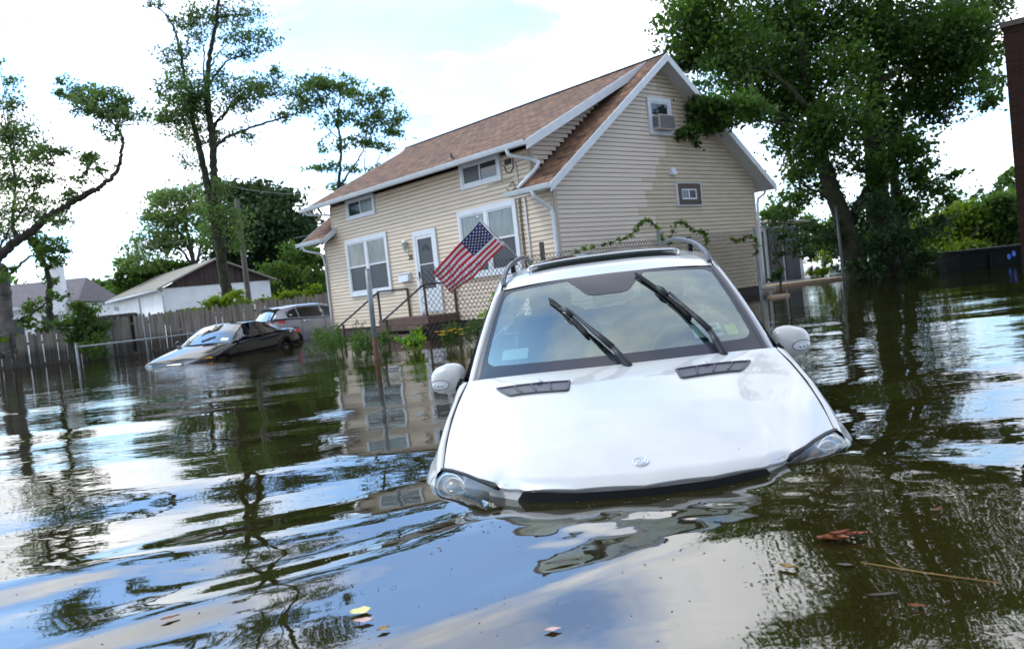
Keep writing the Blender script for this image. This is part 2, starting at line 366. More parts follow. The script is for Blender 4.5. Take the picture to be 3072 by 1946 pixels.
# --- reference curves (car coordinates: x to its left, y rearward, z up)
FX = [0, .25, .44, .55, .68, .827]; FY = [.045, .075, .15, .25, .395, .610]
def front_y(x): return interp(abs(x), FX, FY)
EY = [.61, .80, 1.0, 1.2, 1.36, 1.6, 2.0, 2.6, 4.3, 4.70]; EX = [.827, .836, .832, .815, .790, .855, .884, .89, .88, .80]; EZ = [.915, .995, 1.068, 1.133, 1.180, 1.150, 1.130, 1.135, 1.15, 1.12]
def edge(y): return interp(y, EY, EX), interp(y, EY, EZ)
CY = [.03, .06, .10, .16, .35, .66, 1.0, 1.22, 1.5]; CZ = [.935, .948, .960, .976, 1.030, 1.100, 1.165, 1.198, 1.235]
def hood_pt(s, v):
    a = abs(s); sg = 1 if s >= 0 else -1
    x0 = .827 * a; y0 = front_y(x0); x1 = .79 * a; y1 = 1.235 + .13 * a * a
    y = lerp(y0, y1, v); xe, ze = edge(max(y, .61)) if a > .999 else (None, None)
    bul = .022 * math.sin(math.pi * min(v * 1.05, 1)) * a
    x = lerp(x0, x1, v) + bul
    ec = lerp(.915, 1.180, v ** .92)                      # height of the bonnet edge at this fraction
    yE = lerp(.61, 1.36, v)
    zc_here = interp(y, CY, CZ); drop = interp(yE, CY, CZ) - ec
    z = zc_here - drop * a ** 2.4
    # raised centre section with a crease that starts at the headlight and dies out at the windscreen
    ac = lerp(.63, .76, v); w = .075 + .10 * v
    k = min(max((a - ac + w) / w, 0), 1); k = k*k*(3 - 2*k); d_ = .009 * max(0, 1 - v) ** 1.1
    z -= d_ * k * (1 - min(max((a - ac) / (1 - ac), 0), 1))
    lip = max(0, 1 - v / .05)
    if x0 < .56: z -= .016 * lip ** 2
    return (sg * x, y, z)
def hood_xyz(x, y, lift=0.0):
    """point of the bonnet surface above (x, y)"""
    a = abs(x) / .81; v = .5
    for _ in range(25):
        p = hood_pt(a, v); v += (y - p[1]) / .9; v = min(max(v, 0), 1); a += (abs(x) - p[0]) / .81; a = min(max(a, 0), 1)
    return V3(x, y, p[2] + lift)
sv = np.linspace(-1, 1, 101); vv = np.concatenate([np.linspace(0, .06, 8)[:-1], np.linspace(.06, 1, 46)])
b = MB(); b.grid([[hood_pt(s, v) for s in sv] for v in vv])
# rolled-under leading edge
lipx = np.linspace(-.53, .53, 41)
b.grid([[(x, front_y(x) + dy, hood_pt(x / .827, 0)[2] + dz) for x in lipx] for dy, dz in ((.03, -.022), (.008, -.014), (0, 0))])
b.build('hood', M['white_paint'], CAR, smooth=True)

# --- front wings and body sides
SHY = [.55, .62, .70, .80, .95, 1.2, 1.6, 2.5, 4.2, 4.6, 4.76]; SHX = [.872, .883, .894, .898, .893, .874, .872, .925, .930, .88, .78]
def flare(y, z):
    r = math.hypot(y - .985, z - .40); f = .052 * math.exp(-((r - .47) / .055) ** 2) * (1 if z > .35 else .5)
    r2 = math.hypot(y - 3.90, z - .40); return f + .030 * math.exp(-((r2 - .47) / .06) ** 2)
ys = np.concatenate([np.linspace(.613, 1.36, 34), np.linspace(1.39, 4.74, 60)])
for sg in (-1, 1):
    P = []
    for y in ys:
        tx, tz = edge(y); tx += .0045; sx = max(interp(y, SHY, SHX), tx + .02); row = []
        for fx, dz in ((0, -.006), (.03, -.001), (.30, -.006), (.55, -.018), (.78, -.042), (.93, -.075)):
            row.append((tx + (sx - tx) * fx, tz + dz))
        for z in np.linspace(min(tz - .12, .93), .30, 16): row.append((sx - .05 * max(0, (.55 - z)) ** 1.3, z))
        P.append([(sg * (x + flare(y, z)), y, z) for x, z in row])
    b = MB(); b.grid(P, flip=(sg > 0)); b.build('body_side', M['white_paint'], CAR, smooth=True)
b = MB()   # tail
b.grid([[(x, 4.74 + .05 * (1 - (x / .8) ** 2), z) for x in np.linspace(-.80, .80, 12)] for z in np.linspace(.3, 1.12, 8)])
b.build('tailgate', M['white_paint'], CAR, smooth=True)
# dark shut line between bonnet and wing
for sg in (-1, 1):
    b = MB(); b.tube([(sg * (edge(y)[0] + .003), y, edge(y)[1] - .007) for y in np.linspace(.61, 1.35, 24)], .0035, 6); b.build('shut_line', M['trim_black'], CAR, smooth=True)

# --- nose below the bonnet: fascia, bumper, grille
PX = [0, .30, .50, .68, .82, .90, .935, .945]; PY = [.02, .05, .135, .27, .45, .62, .80, 1.0]
def plan(q):   # q 0..1 from the centre line to the side
    k = q * (len(PX) - 1); i = np.arange(len(PX)); return interp(k, i, PX), interp(k, i, PY)
b = MB()
b.grid([[(x, front_y(x) + .012 + (.925 - z) * -.05, z) for x in np.linspace(-.60, .60, 31)] for z in np.linspace(.925, .70, 6)], flip=True)
b.build('front_fascia', M['white_paint'], CAR, smooth=True)
b = MB()
rows = ((.735, .045), (.735, -.005), (.72, -.030), (.68, -.048), (.60, -.060), (.48, -.062), (.36, -.045), (.24, .02))
P = []
for z, o in rows:
    row = []
    for q in np.linspace(-1, 1, 61):
        x, y = plan(abs(q)); x2, y2 = plan(min(1, abs(q) + .02)); x1, y1 = plan(max(0, abs(q) - .02))
        t = V3(x2 - x1, y2 - y1); t /= np.linalg.norm(t); n = V3(t[1], -t[0])
        row.append(((1 if q >= 0 else -1) * (x - n[0] * o * .8), y - n[1] * o, z))
    P.append(row)
b.grid(P, flip=True); b.build('front_bumper', M['white_paint'], CAR, smooth=True)
def rr(w0, w1, h0, h1, r, n=8):
    """rounded rectangle outline between x w0..w1, y h0..h1"""
    pts = []
    for cx, cy, a0 in ((w1-r, h1-r, 0), (w0+r, h1-r, 90), (w0+r, h0+r, 180), (w1-r, h0+r, 270)):
        for i in range(n+1):
            a = math.radians(a0 + 90*i/n); pts.append((cx + r*math.cos(a), cy + r*math.sin(a)))
    return pts
b = MB(); pts = rr(-.472, .472, .735, .915, .035)
fy = lambda x, z: front_y(x) - .001 + (.925 - z) * -.05
f_ = [(x, fy(x, z) - .004, z) for x, z in pts]
xs = np.linspace(-.472, .472, 41)
def zlim(x):
    d = max(0, abs(x) - (.472 - .035)); k = .035 - math.sqrt(max(0, .035 ** 2 - d ** 2)); return .735 + k, .915 - k
b.grid([[(x, fy(x, lerp(*zlim(x), t)) - .005, lerp(*zlim(x), t)) for x in xs] for t in np.linspace(1, 0, 5)], flip=True)
gr = b.build('grille', M['trim_black'], CAR, smooth=True)
for zz in (.845, .80, .76):
    b = MB(); b.tube([(x, fy(x, zz) - .014, zz) for x in np.linspace(-.44, .44, 25)], .011, 6); b.build('louvre', M['trim_grey'], gr, smooth=True)

# --- headlights
TOP = [(.55, .250, .905), (.62, .315, .921), (.70, .415, .929), (.77, .515, .926), (.827, .605, .914), (.862, .655, .897), (.893, .715, .866)]
BOT = [(.535, .215, .800), (.62, .275, .752), (.71, .365, .738), (.79, .465, .742), (.86, .570, .755), (.90, .650, .775), (.928, .740, .800)]
def patch(t, k, inset=0.0, bulge=.028):
    n = len(TOP) - 1
    a = V3(*[interp(t * n, range(n+1), [p[i] for p in TOP]) for i in range(3)])
    c = V3(*[interp(t * n, range(n+1), [p[i] for p in BOT]) for i in range(3)])
    p = lerp(a, c, k); nrm = V3(.55 + .25 * t, -.75, .25); nrm /= np.linalg.norm(nrm)
    return p + nrm * (bulge * 4 * k * (1 - k) * min(1, 6 * t * 1.2, 6 * (1 - t) + .3) - inset)
def mir(p, sg): return (sg * p[0], p[1], p[2])
for sg in (-1, 1):
    hb = MB(); hb.grid([[mir(patch(t, k, .055, .0), sg) for t in np.linspace(.0, 1, 24)] for k in np.linspace(0, 1, 10)], flip=(sg < 0))
    H = hb.build('headlight', M['reflector'], CAR, smooth=True)
    # bowls with projector glass
    for (t, k, r) in ((.60, .50, .078), (.27, .62, .052)):
        c = V3(*patch(t, k, .04, .0)); n = V3(.42, -.88, .1); n /= np.linalg.norm(n); n = V3(*mir(n, sg)); c = V3(*mir(c, sg))
        u = np.cross(n, V3(0, 0, 1)); u /= np.linalg.norm(u); w = np.cross(u, n)
        def ring(rad, d, m=28): return [tuple(c + n * d + (u * math.cos(2*math.pi*i/m) + w * math.sin(2*math.pi*i/m)) * rad) for i in range(m+1)]
        rb = MB(); rb.grid([ring(r * 1.06, .012), ring(r * .98, .020), ring(r * .90, .010), ring(r * .74, -.012), ring(r * .70, -.004), ring(r * .66, -.01)], flip=True)
        rb.build('bowl', M['chrome'], H, smooth=True)
        lb = MB(); lb.grid([ring(r * .66, -.008), ring(r * .55, .010), ring(r * .35, .022), ring(r * .12, .027), ring(.0005, .027)], flip=True)
        lb.build('projector', mat('projector_glass', (.17, .19, .22), .06, spec=.8) if sg < 0 and r > .06 else bpy.data.materials['projector_glass'], H, smooth=True)
    ab = MB(); ab.grid([[mir(patch(t, k, .012, .02), sg) for t in np.linspace(.90, .985, 4)] for k in np.linspace(.12, .95, 8)], flip=(sg < 0))
    ab.build('side_marker', M['amber'], H, smooth=True)
    gb = MB(); gb.grid([[mir(patch(t, k), sg) for t in np.linspace(0, 1, 28)] for k in np.linspace(0, 1, 12)], flip=(sg > 0))
    gb.build('lens', M['clear_lens'], H, smooth=True)
    sb = MB(); sb.tube([mir(patch(t, -.02, -.002, 0), sg) for t in np.linspace(0, 1, 30)], .0075, 6)
    sb.tube([mir(patch(t, 1.02, 0, 0), sg) for t in np.linspace(0, 1, 30)], .008, 6); sb.tube([mir(patch(1.0, k, 0), sg) for k in np.linspace(0, 1, 8)], .005, 6)
    sb.build('seal', M['trim_black'], H, smooth=True)

# --- windscreen
def ws(s, t, off=0.0):
    B0 = V3(.735 * s, 1.227 + .147 * s * s, 1.183); T0 = V3(.602 * s, 1.897 + .034 * s * s, 1.640 - .034 * s * s)
    p = lerp(B0, T0, t); n = V3(.10 * s, -.60, .80); n /= np.linalg.norm(n)
    return p + n * (.030 * 4 * t * (1 - t) * (1 - .3 * s * s) + off) if 0 <= t <= 1 else p + n * off
b = MB(); b.grid([[ws(s, t) for s in np.linspace(-1, 1, 31)] for t in np.linspace(-.10, 1, 24)])
WS = b.build('windshield', M['windshield'], CAR, smooth=True)
inner = rr(-.935, .935, .125, .945, .001, 1)
def border():
    # outer and inner outlines sharing the same parameter, so the ring is one strip
    b = MB(); n = 16; o_, i_ = [], []
    rs, rt = .085, .085
    for cx, cy, a0, ox, oy in ((.966, .966, 0, 1, 1.0), (-.966, .966, 90, -1, 1.0), (-.966, .112, 180, -1, -.06), (.966, .112, 270, 1, -.06)):
        qx = cx - math.copysign(rs, cx); qy = cy - rt if a0 < 180 else cy + rt
        for k in range(n+1):
            a = math.radians(a0 + 90*k/n); i_.append((qx + rs*math.cos(a), qy + rt*math.sin(a)))
            ca, sa = math.cos(a), math.sin(a); mxx = max(abs(ca), abs(sa))
            ux, uy = ca/mxx, sa/mxx
            o_.append((qx + (ox-qx)*abs(ux) if abs(ux) > 0 else qx, qy + (oy-qy)*abs(uy)))
    def dens(p):
        out = []
        for k in range(len(p)):
            q0, q1 = p[k], p[(k+1) % len(p)]
            m_ = 14 if (k+1) % (n+1) == 0 else 1
            for j in range(m_): out.append((lerp(q0[0], q1[0], j/m_), lerp(q0[1], q1[1], j/m_)))
        return out
    o_, i_ = dens(o_), dens(i_); o_.append(o_[0]); i_.append(i_[0])
    b.grid([[ws(s, t, .0015) for s, t in o_], [ws(lerp(p[0], q[0], .5), lerp(p[1], q[1], .5), .0015) for p, q in zip(o_, i_)], [ws(s, t, .0015) for s, t in i_]], flip=True)
    # sensor patch hanging from the top edge
    tr = [(.36, .97), (.33, .93), (.27, .86), (.20, .765), (.17, .74), (.12, .725)]
    xs_ = np.linspace(0, 1, 9); P = []
    for hw, t in tr: P.append([ws(lerp(-hw, hw, x) - .01, t, .0018) for x in xs_])
    b.grid(P, flip=False)
    return b
border().build('frit', M['frit'], WS, smooth=True)
# stickers on the glass
def sticker(name, s0, s1, t0, t1, m, off=-.003):
    b = MB(); b.grid([[ws(s, t, off) for s in np.linspace(s0, s1, 4)] for t in np.linspace(t0, t1, 4)]); return b.build(name, m, WS)
sticker('sticker', -.855, -.655, .165, .265, M['paper'])
sticker('sticker', .56, .775, .175, .30, M['paper'])
sticker('sticker_print', .665, .77, .20, .235, M['ink_green'], -.0022); sticker('sticker_print', .69, .75, .25, .285, M['ink_green'], -.0022)
sticker('sticker', .80, .885, .17, .275, M['yellow_paper'])

def text_obj(name, body, size, m, mw, parent, extrude=.001):
    cu = bpy.data.curves.new(name, 'FONT'); cu.body = body; cu.size = size; cu.extrude = extrude; cu.align_x = 'CENTER'; cu.align_y = 'CENTER'
    tmp = bpy.data.objects.new(name, cu); COL.objects.link(tmp)
    dg = bpy.context.evaluated_depsgraph_get(); me = bpy.data.meshes.new_from_object(tmp.evaluated_get(dg))
    bpy.data.objects.remove(tmp); me.materials.clear(); me.materials.append(m)
    o = bpy.data.objects.new(name, me); COL.objects.link(o); o.parent = parent; o.matrix_local = mw; return o
def frame_at(p, xd, zd):
    x = Vector(xd).normalized(); z = Vector(zd).normalized(); y = z.cross(x).normalized(); x = y.cross(z)
    return Matrix(((x.x, y.x, z.x, p[0]), (x.y, y.y, z.y, p[1]), (x.z, y.z, z.z, p[2]), (0, 0, 0, 1)))
pc = ws(.725, .223, -.0016); text_obj('sticker_text', '16', .030, M['ink_green'], frame_at(pc, ws(.75, .22) - ws(.7, .22), (0, -.6, .8)), WS, .0003)

# --- windscreen pillars
tt = np.linspace(-.03, 1.0, 26)
for sg in (-1, 1):
    b = MB(); P = []
    for t in tt:
        a = ws(1, min(max(t, 0), 1), 0) if t >= 0 else ws(1, t, 0)
        o1 = V3(.012, .006, .006); o2 = V3(.026 - .005*t, .034, -.001)
        P.append([mir(a + V3(-.006, -.002, .004), sg), mir(a + o1, sg), mir(a + lerp(o1, o2, .5) + V3(.003, -.003, .004), sg), mir(a + o2, sg)])
    b.grid(P, flip=(sg < 0)); b.build('pillar_trim', M['trim_grey'], CAR, smooth=True)
    b = MB(); P = []
    for t in tt:
        a = ws(1, max(t, -.03), 0); o2 = V3(.028 - .005*t, .036, -.002); o3 = V3(.085 - .012*t, .175, -.055 + .02*t)
        P.append([mir(a + o2 + V3(0, 0, -.01), sg), mir(a + o2, sg), mir(a + lerp(o2, o3, .45) + V3(.016, 0, .012), sg), mir(a + o3, sg), mir(a + o3 + V3(-.01, .02, -.02), sg)])
    # carry on along the roof edge to the tail
    for y, x, z in ((2.25, .672, 1.652), (2.6, .676, 1.675), (3.3, .672, 1.668), (4.0, .655, 1.635), (4.55, .60, 1.55)):
        P.append([(sg*(x-.045), y, z+.010), (sg*(x-.035), y, z+.012), (sg*(x-.012), y, z), (sg*(x+.012), y+.01, z-.045), (sg*(x+.004), y+.01, z-.065)])
    b.grid(P, flip=(sg < 0)); b.build('pillar', M['white_paint'], CAR, smooth=True)
    # side glass
    P = []
    for y in np.linspace(1.62, 4.55, 24):
        ex, ez = edge(min(y, 4.3)); zr = interp(y, [1.62, 2.05, 2.25, 2.6, 3.3, 4.0, 4.55], [1.165, 1.53, 1.60, 1.622, 1.615, 1.585, 1.48]); xr = interp(y, [1.62, 2.05, 2.25, 4.55], [.85, .715, .683, .62])
        P.append([(sg*lerp(ex - .004, xr, k), y, lerp(ez, zr, k)) for k in np.linspace(0, 1, 6)])
    b = MB(); b.grid(P, flip=(sg > 0)); b.build('side_window', M['car_glass'], CAR, smooth=True)

# --- roof, sunroof, rails
RY = [1.90, 2.05, 2.2, 2.6, 3.2, 4.0, 4.5]; RZ = [1.640, 1.684, 1.712, 1.752, 1.762, 1.73, 1.68]; RX = [.602, .618, .628, .640, .640, .625, .585]; RD = [.034, .040, .048, .065, .075, .08, .10]
def roof_pt(s, v):
    y = lerp(1.897 + .034 * s * s, 4.5, v); return V3(interp(y, RY, RX) * s, y, interp(y, RY, RZ) - interp(y, RY, RD) * abs(s) ** 2.6)
b = MB(); b.grid([[roof_pt(s, v) for s in np.linspace(-1, 1, 41)] for v in np.linspace(0, 1, 50) ** 1.25]); b.build('roof', M['white_paint'], CAR, smooth=True)
b = MB()   # backlight
b.grid([[(lerp(.58, .70, k) * s, lerp(4.5, 4.72, k), lerp(1.665, 1.16, k)) for s in np.linspace(-1, 1, 12)] for k in np.linspace(0, 1, 6)])
b.build('rear_window', M['windshield'], CAR, smooth=True)
def roof_z(x, y):
    s = x / interp(y, RY, RX); return interp(y, RY, RZ) - interp(y, RY, RD) * abs(s) ** 2.6
def roof_strip(x0, x1, y0, y1, lift0, lift1, m, name, parent, nx=25, ny=8, thick=0):
    b = MB(); P = [[(x, y, roof_z(x, y) + lerp(lift0, lift1, (y-y0)/(y1-y0))) for x in np.linspace(x0, x1, nx)] for y in np.linspace(y0, y1, ny)]
    b.grid(P)
    if thick: b.grid([[(p[0], p[1], p[2] - thick) for p in P[0]], P[0]])
    return b.build(name, m, parent, smooth=False)
SR = roof_strip(-.445, .445, 2.185, 2.34, .0035, .0035, M['trim_black'], 'sunroof', CAR)
roof_strip(-.452, .452, 2.26, 3.05, .030, .012, M['car_glass'], 'glass_panel', SR, ny=14)
b = MB(); b.tube([(x, 2.255 - .012 * (1 - (x/.45) ** 2), roof_z(x, 2.255) + .030) for x in np.linspace(-.455, .455, 31)], .0085, 8)
for sg in (-1, 1): b.tube([(sg*.455, 2.255, roof_z(.45, 2.255) + .030), (sg*.463, 2.215, roof_z(.45, 2.22) + .018), (sg*.455, 2.185, roof_z(.45, 2.19) + .004)], .007, 6)
b.build('panel_rim', M['silver'], SR, smooth=True)
for sg in (-1, 1):
    pts = [(.603, 1.985, 1.632), (.611, 2.06, 1.666), (.610, 2.18, 1.700), (.602, 2.36, 1.736), (.594, 2.60, 1.762), (.586, 2.9, 1.780), (.578, 3.3, 1.795), (.570, 3.8, 1.790), (.565, 4.15, 1.745), (.56, 4.3, 1.67)]
    rad = [.014, .017, .016, .0155, .0155, .0155, .0155, .0155, .017, .012]
    k = np.linspace(0, len(pts)-1, 46); P = [(sg*interp(q, range(len(pts)), [p[0] for p in pts]), interp(q, range(len(pts)), [p[1] for p in pts]), interp(q, range(len(pts)), [p[2] for p in pts])) for q in k]
    b = MB(); b.tube(P, list(interp(k, range(len(pts)), rad)), 10); RL = b.build('roof_rail', M['trim_grey'], CAR, smooth=True)
    b = MB(); b.bar((sg*.598, 2.70, 1.775), (sg*.598, 2.78, 1.66), .028, .075, up=(0, 1, 0)); b.build('rail_foot', M['trim_black'], RL)

# --- bonnet vents
for sg in (-1, 1):
    q = [(.250, 1.045), (.610, 1.150), (.578, 1.060), (.50, 1.000), (.262, .925)]
    def vp(f, k): # f 0 inner..1 outer, k 0 rear..1 front
        r0 = (lerp(.255, .618, f), lerp(1.050, 1.152, f)); r1 = (lerp(.262, .548, f), lerp(.925, 1.010, f))
        return (lerp(r0[0], r1[0], k), lerp(r0[1], r1[1], k))
    b = MB(); b.grid([[mir(hood_xyz(*vp(f, k), .0032), sg) for f in np.linspace(0, 1, 13)] for k in np.linspace(0, 1, 5)], flip=(sg > 0))
    VN = b.build('hood_vent', M['perforated'], CAR)
    out = [vp(f, 0) for f in np.linspace(0, 1, 10)] + [vp(lerp(1, .985, k), k) for k in (.3, .6, .85)] + [vp(f, 1) for f in np.linspace(.96, .03, 10)] + [vp(0, k) for k in (.9, .5, .1)]
    b = MB(); b.tube([mir(hood_xyz(x, y, .004), sg) for x, y in out + out[:1]], .0065, 6, cap=False); b.build('vent_frame', M['trim_grey'], VN, smooth=True)
    for f in (.27, .52, .76):
        b = MB(); b.tube([mir(hood_xyz(*vp(f, k), .006), sg) for k in np.linspace(.02, .98, 5)], .0055, 6); b.build('vent_rib', M['trim_grey'], VN, smooth=True)
    c = hood_xyz(*vp(.40, -.02), .012); b = MB(); b.sphere(mir(c, sg), (.018, .016, .010)); b.build('washer_nozzle', M['silver'], VN, smooth=True)

# --- badge
c = hood_xyz(0, .165, .002); e = hood_xyz(0, .20) - hood_xyz(0, .13); nrm = np.cross(V3(1, 0, 0), e); nrm /= np.linalg.norm(nrm)
e = e / np.linalg.norm(e)
b = MB(); R_ = .0285
def brow(r, d): return [tuple(c + nrm*d + V3(1, 0, 0)*r*math.cos(2*math.pi*i/36) + e*r*math.sin(2*math.pi*i/36)) for i in range(37)]
b.grid([brow(R_, -.003), brow(R_, .003), brow(R_*.97, .0042), brow(R_*.93, .0036), brow(.0003, .0040)])
BD = b.build('badge', mat('badge_enamel', (.52, .56, .62), .25, metal=.4), CAR, smooth=True)
b = MB(); b.tube([tuple(p) for p in brow(R_*.66, .0042)], .0011, 6, cap=False); b.tube([tuple(p) for p in brow(R_*.985, .0032)], .0016, 6, cap=False); b.build('badge_ring', M['chrome'], BD, smooth=True)
b = MB()
for a in (90, 210, 330):
    d = V3(1, 0, 0)*math.cos(math.radians(a)) + e*math.sin(math.radians(a)); l = V3(1, 0, 0)*math.cos(math.radians(a+60)) + e*math.sin(math.radians(a+60)); r = V3(1, 0, 0)*math.cos(math.radians(a-60)) + e*math.sin(math.radians(a-60))
    o = c + nrm*.0044; tip = o + d*R_*.63; hp = o + nrm*.0028
    b.add([hp, o + l*R_*.13, tip, o + r*R_*.13], [(0, 1, 2), (0, 2, 3)])
b.build('badge_star', M['chrome'], BD)
b = MB()
for k in range(16):
    a = 2*math.pi*k/16 + .2
    if k % 4 == 3: continue
    p = c + nrm*.0046 + (V3(1, 0, 0)*math.cos(a) + e*math.sin(a))*R_*.80; b.sphere(p, (.0017, .0022, .0012), 8, 5)
b.build('badge_wreath', mat('badge_blue', (.10, .12, .22), .4), BD)

# --- door mirrors
for sg in (-1, 1):
    c = V3(.968, 1.785, 1.150); b = MB(); P = []
    for i in range(15):
        ph = math.pi * i / 14; row = []
        for j in range(25):
            th = 2*math.pi*j/24; cx, cz, cy = math.cos(th)*math.sin(ph), math.sin(th)*math.sin(ph), -math.cos(ph)
            ex = math.copysign(abs(cx) ** .75, cx)*.108; ez = math.copysign(abs(cz) ** .8, cz)*(.088 if cx < .2 else .082); ey = math.copysign(abs(cy) ** .9, cy)*.082
            if cy > 0: ey *= .35
            row.append((sg*(c[0] + ex), c[1] + ey + .02*cx, c[2] + ez + .012*cx*-1))
        P.append(row)
    b.grid(P, flip=(sg > 0)); MR = b.build('door_mirror', M['white_paint'], CAR, smooth=True)
    def shell(u, w):     # u, w in shell angles on the outward front of the housing
        th, ph = u, w; cx, cz, cy = math.cos(th)*math.sin(ph), math.sin(th)*math.sin(ph), -math.cos(ph)
        ex = math.copysign(abs(cx) ** .75, cx)*.108; ez = math.copysign(abs(cz) ** .8, cz)*.083; ey = math.copysign(abs(cy) ** .9, cy)*.082
        return V3(c[0] + ex*1.012, c[1] + ey*1.02 + .02*cx - .001, c[2] + ez*1.0 - .012*cx)
    def lensgrid(lo, hi, k0, k1, push):
        G = []
        for k in np.linspace(k0, k1, 7):
            row = []
            for x in np.linspace(lo, hi, 14):      # x: offset along the front, k: height
                hgt = k * math.sqrt(max(.05, 1 - ((x - (lo+hi)/2) / ((hi-lo)/2*1.03)) ** 2))
                zz = -.022 + hgt; cx = math.copysign((abs(x)/.108) ** (1/.75), x); rem = max(0.0, 1 - cx*cx - (abs(zz + .012*cx)/.083) ** (2/.8)); ey = -(rem ** .45)*.082
                row.append((sg*(c[0] + x + push*.4), c[1] + ey + .02*cx - push, c[2] + zz))
            G.append(row)
        return G
    b = MB(); b.grid(lensgrid(-.012, .100, -.027, .027, .0015), flip=(sg < 0)); T_ = b.build('turn_signal', M['lamp_white'], MR, smooth=True)
    b = MB(); G = lensgrid(-.012, .100, -.028, .028, .003); b.tube(G[0] + G[-1][::-1] + G[0][:1], .0014, 5, cap=False); b.build('lens_rim', M['trim_grey'], T_, smooth=True)
    for x in (.030, .052, .072):
        cx = (x/.108) ** (1/.75); rem = max(0, 1 - cx*cx - .12); b = MB(); b.sphere((sg*(c[0]+x), c[1] - rem ** .45*.082 + .02*cx - .003, c[2]-.024), (.009, .004, .012), 10, 6); b.build('bulb', M['silver'], T_, smooth=True)
    b = MB(); b.tube([(sg*.865, 1.72, 1.118), (sg*.90, 1.745, 1.105), (sg*.93, 1.775, 1.10)], [.045, .04, .035], 10); b.build('mirror_arm', M['trim_black'], MR, smooth=True)

# --- wipers, lifted and lying across the glass
def wiper(pivot, knee, clip, tip, heel):
    W = empty('wiper'); W.parent = CAR; L = MB()
    def on(s, t, o): return ws(s, t, o)
    p0 = on(*pivot, .02); p1 = on(*knee, .045); p2 = on(*clip, .040)
    L.tube([p0 + V3(.0, -.02, -.02), p0, lerp(p0, p1, .5), p1], [.017, .021, .019, .014], 10); L.build('wiper_base', M['wiper'], W, smooth=True)
    L = MB(); L.tube([lerp(p0, p1, .97), lerp(p1, p2, .3), lerp(p1, p2, .62), p2], [.017, .015, .009, .008], 8); L.build('wiper_arm', M['wiper'], W, smooth=True)
    a = on(*tip, .018); h = on(*heel, .018); L = MB(); mid = on(*clip, .024)
    def mixp(k): return lerp(a, h, k) + (mid - lerp(a, h, .5)) * (4*k*(1-k))*.35
    L.tube([mixp(k) for k in np.linspace(0, 1, 14)], [.007] + [.0105]*12 + [.006], 8); BL = L.build('wiper_blade', M['rubber'], W, smooth=True)
    L = MB(); L.tube([mixp(k) - V3(0, -.006, .009)*1.4 for k in np.linspace(.01, .99, 12)], .005, 6); L.build('wiping_edge', M['rubber'], BL, smooth=True)
    L = MB(); c_ = mixp(.45); d_ = (h - a)/np.linalg.norm(h - a); L.tube([c_ - d_*.05 + V3(0, -.006, .010), c_ + V3(0, -.009, .015), c_ + d_*.05 + V3(0, -.006, .010)], [.009, .017, .012], 8); L.build('blade_clip', M['wiper'], BL, smooth=True)
wiper((.055, -.02), (-.04, .13), (-.33, .52), (-.52, .735), (-.20, .29))
wiper((.70, -.02), (.66, .18), (.48, .60), (.265, .925), (.58, .345))
# cowl between bonnet and glass
b = MB(); b.grid([[(x*s, 1.18 + .135*s*s + dy, 1.165 - .01*s*s + dz) for s in np.linspace(-1, 1, 25)] for x, dy, dz in ((.77, 0, 0), (.76, .12, -.01))]); b.build('cowl', M['trim_black'], CAR, smooth=True)

# --- cabin
b = MB(); b.grid([[(.74*s, 1.27 + .12*s*s + k*.55, 1.165 + .03*math.sin(k*3.1) - .12*max(0, k-.75)*4) for s in np.linspace(-1, 1, 21)] for k in np.linspace(0, 1, 10)]); b.build('dashboard', M['dash'], CAR, smooth=True)
b = MB(); b.sphere((0, 1.62, 1.165), (.16, .13, .055)); b.sphere((.38, 1.66, 1.165), (.2, .14, .06)); b.build('dash_hood', M['dash'], CAR, smooth=True)
def seat(x):
    S = empty('front_seat'); S.parent = CAR
    def pad(name, c, r, tilt):
        P = []
        for i in range(13):
            ph = math.pi*i/12; row = []
            for j in range(25):
                th = 2*math.pi*j/24; ux, uy, uz = math.cos(th)*math.sin(ph), math.cos(ph), math.sin(th)*math.sin(ph)
                sp = lambda q, e: math.copysign(abs(q) ** e, q)
                lx, ly, lz = r[0]*sp(ux, .45), r[1]*sp(uy, .6), r[2]*sp(uz, .45)
                row.append((c[0] + lx, c[1] + ly + tilt*lz, c[2] + lz))
            P.append(row)
        b = MB(); b.grid(P); b.build(name, M['seat'], S, smooth=True)
    pad('backrest', (x, 2.36, 1.02), (.25, .09, .36), .28); pad('headrest', (x, 2.50, 1.47), (.135, .05, .10), .15); pad('cushion', (x, 2.05, .70), (.25, .26, .09), 0)
seat(-.36); seat(.36)
b = MB()
for x in (-.36, .36): b.sphere((x, 3.42, 1.12), (.33, .12, .30), 18, 10)
b.build('rear_seat', M['seat'], CAR, smooth=True)
b = MB(); b.tube([(.38 + .185*math.cos(a), 1.80 + .06*math.sin(a), 1.12 + .175*math.sin(a)) for a in np.linspace(0, 2*math.pi, 41)], .015, 8, cap=False)
b.bar((.22, 1.80, 1.11), (.54, 1.80, 1.11), .02, .06); b.sphere((.38, 1.80, 1.11), (.07, .04, .06)); b.build('steering_wheel', M['dash'], CAR, smooth=True)
def rounded_plate(name, c, hw, hh, dep, m, tilt):
    b = MB(); pts = rr(-hw, hw, -hh, hh, hh*.75, 6)
    R2 = Matrix.Rotation(tilt, 3, 'Y')
    F_ = [R2 @ Vector((x, -dep, z)) + Vector(c) for x, z in pts]; B_ = [R2 @ Vector((x*.92, 0, z*.85)) + Vector(c) for x, z in pts]
    n = len(pts); b.add(F_ + B_, [tuple(range(n))[::-1], tuple(range(n, 2*n))] + [(i, (i+1) % n, n + (i+1) % n, n + i) for i in range(n)]); return b.build(name, m, CAR, smooth=False)
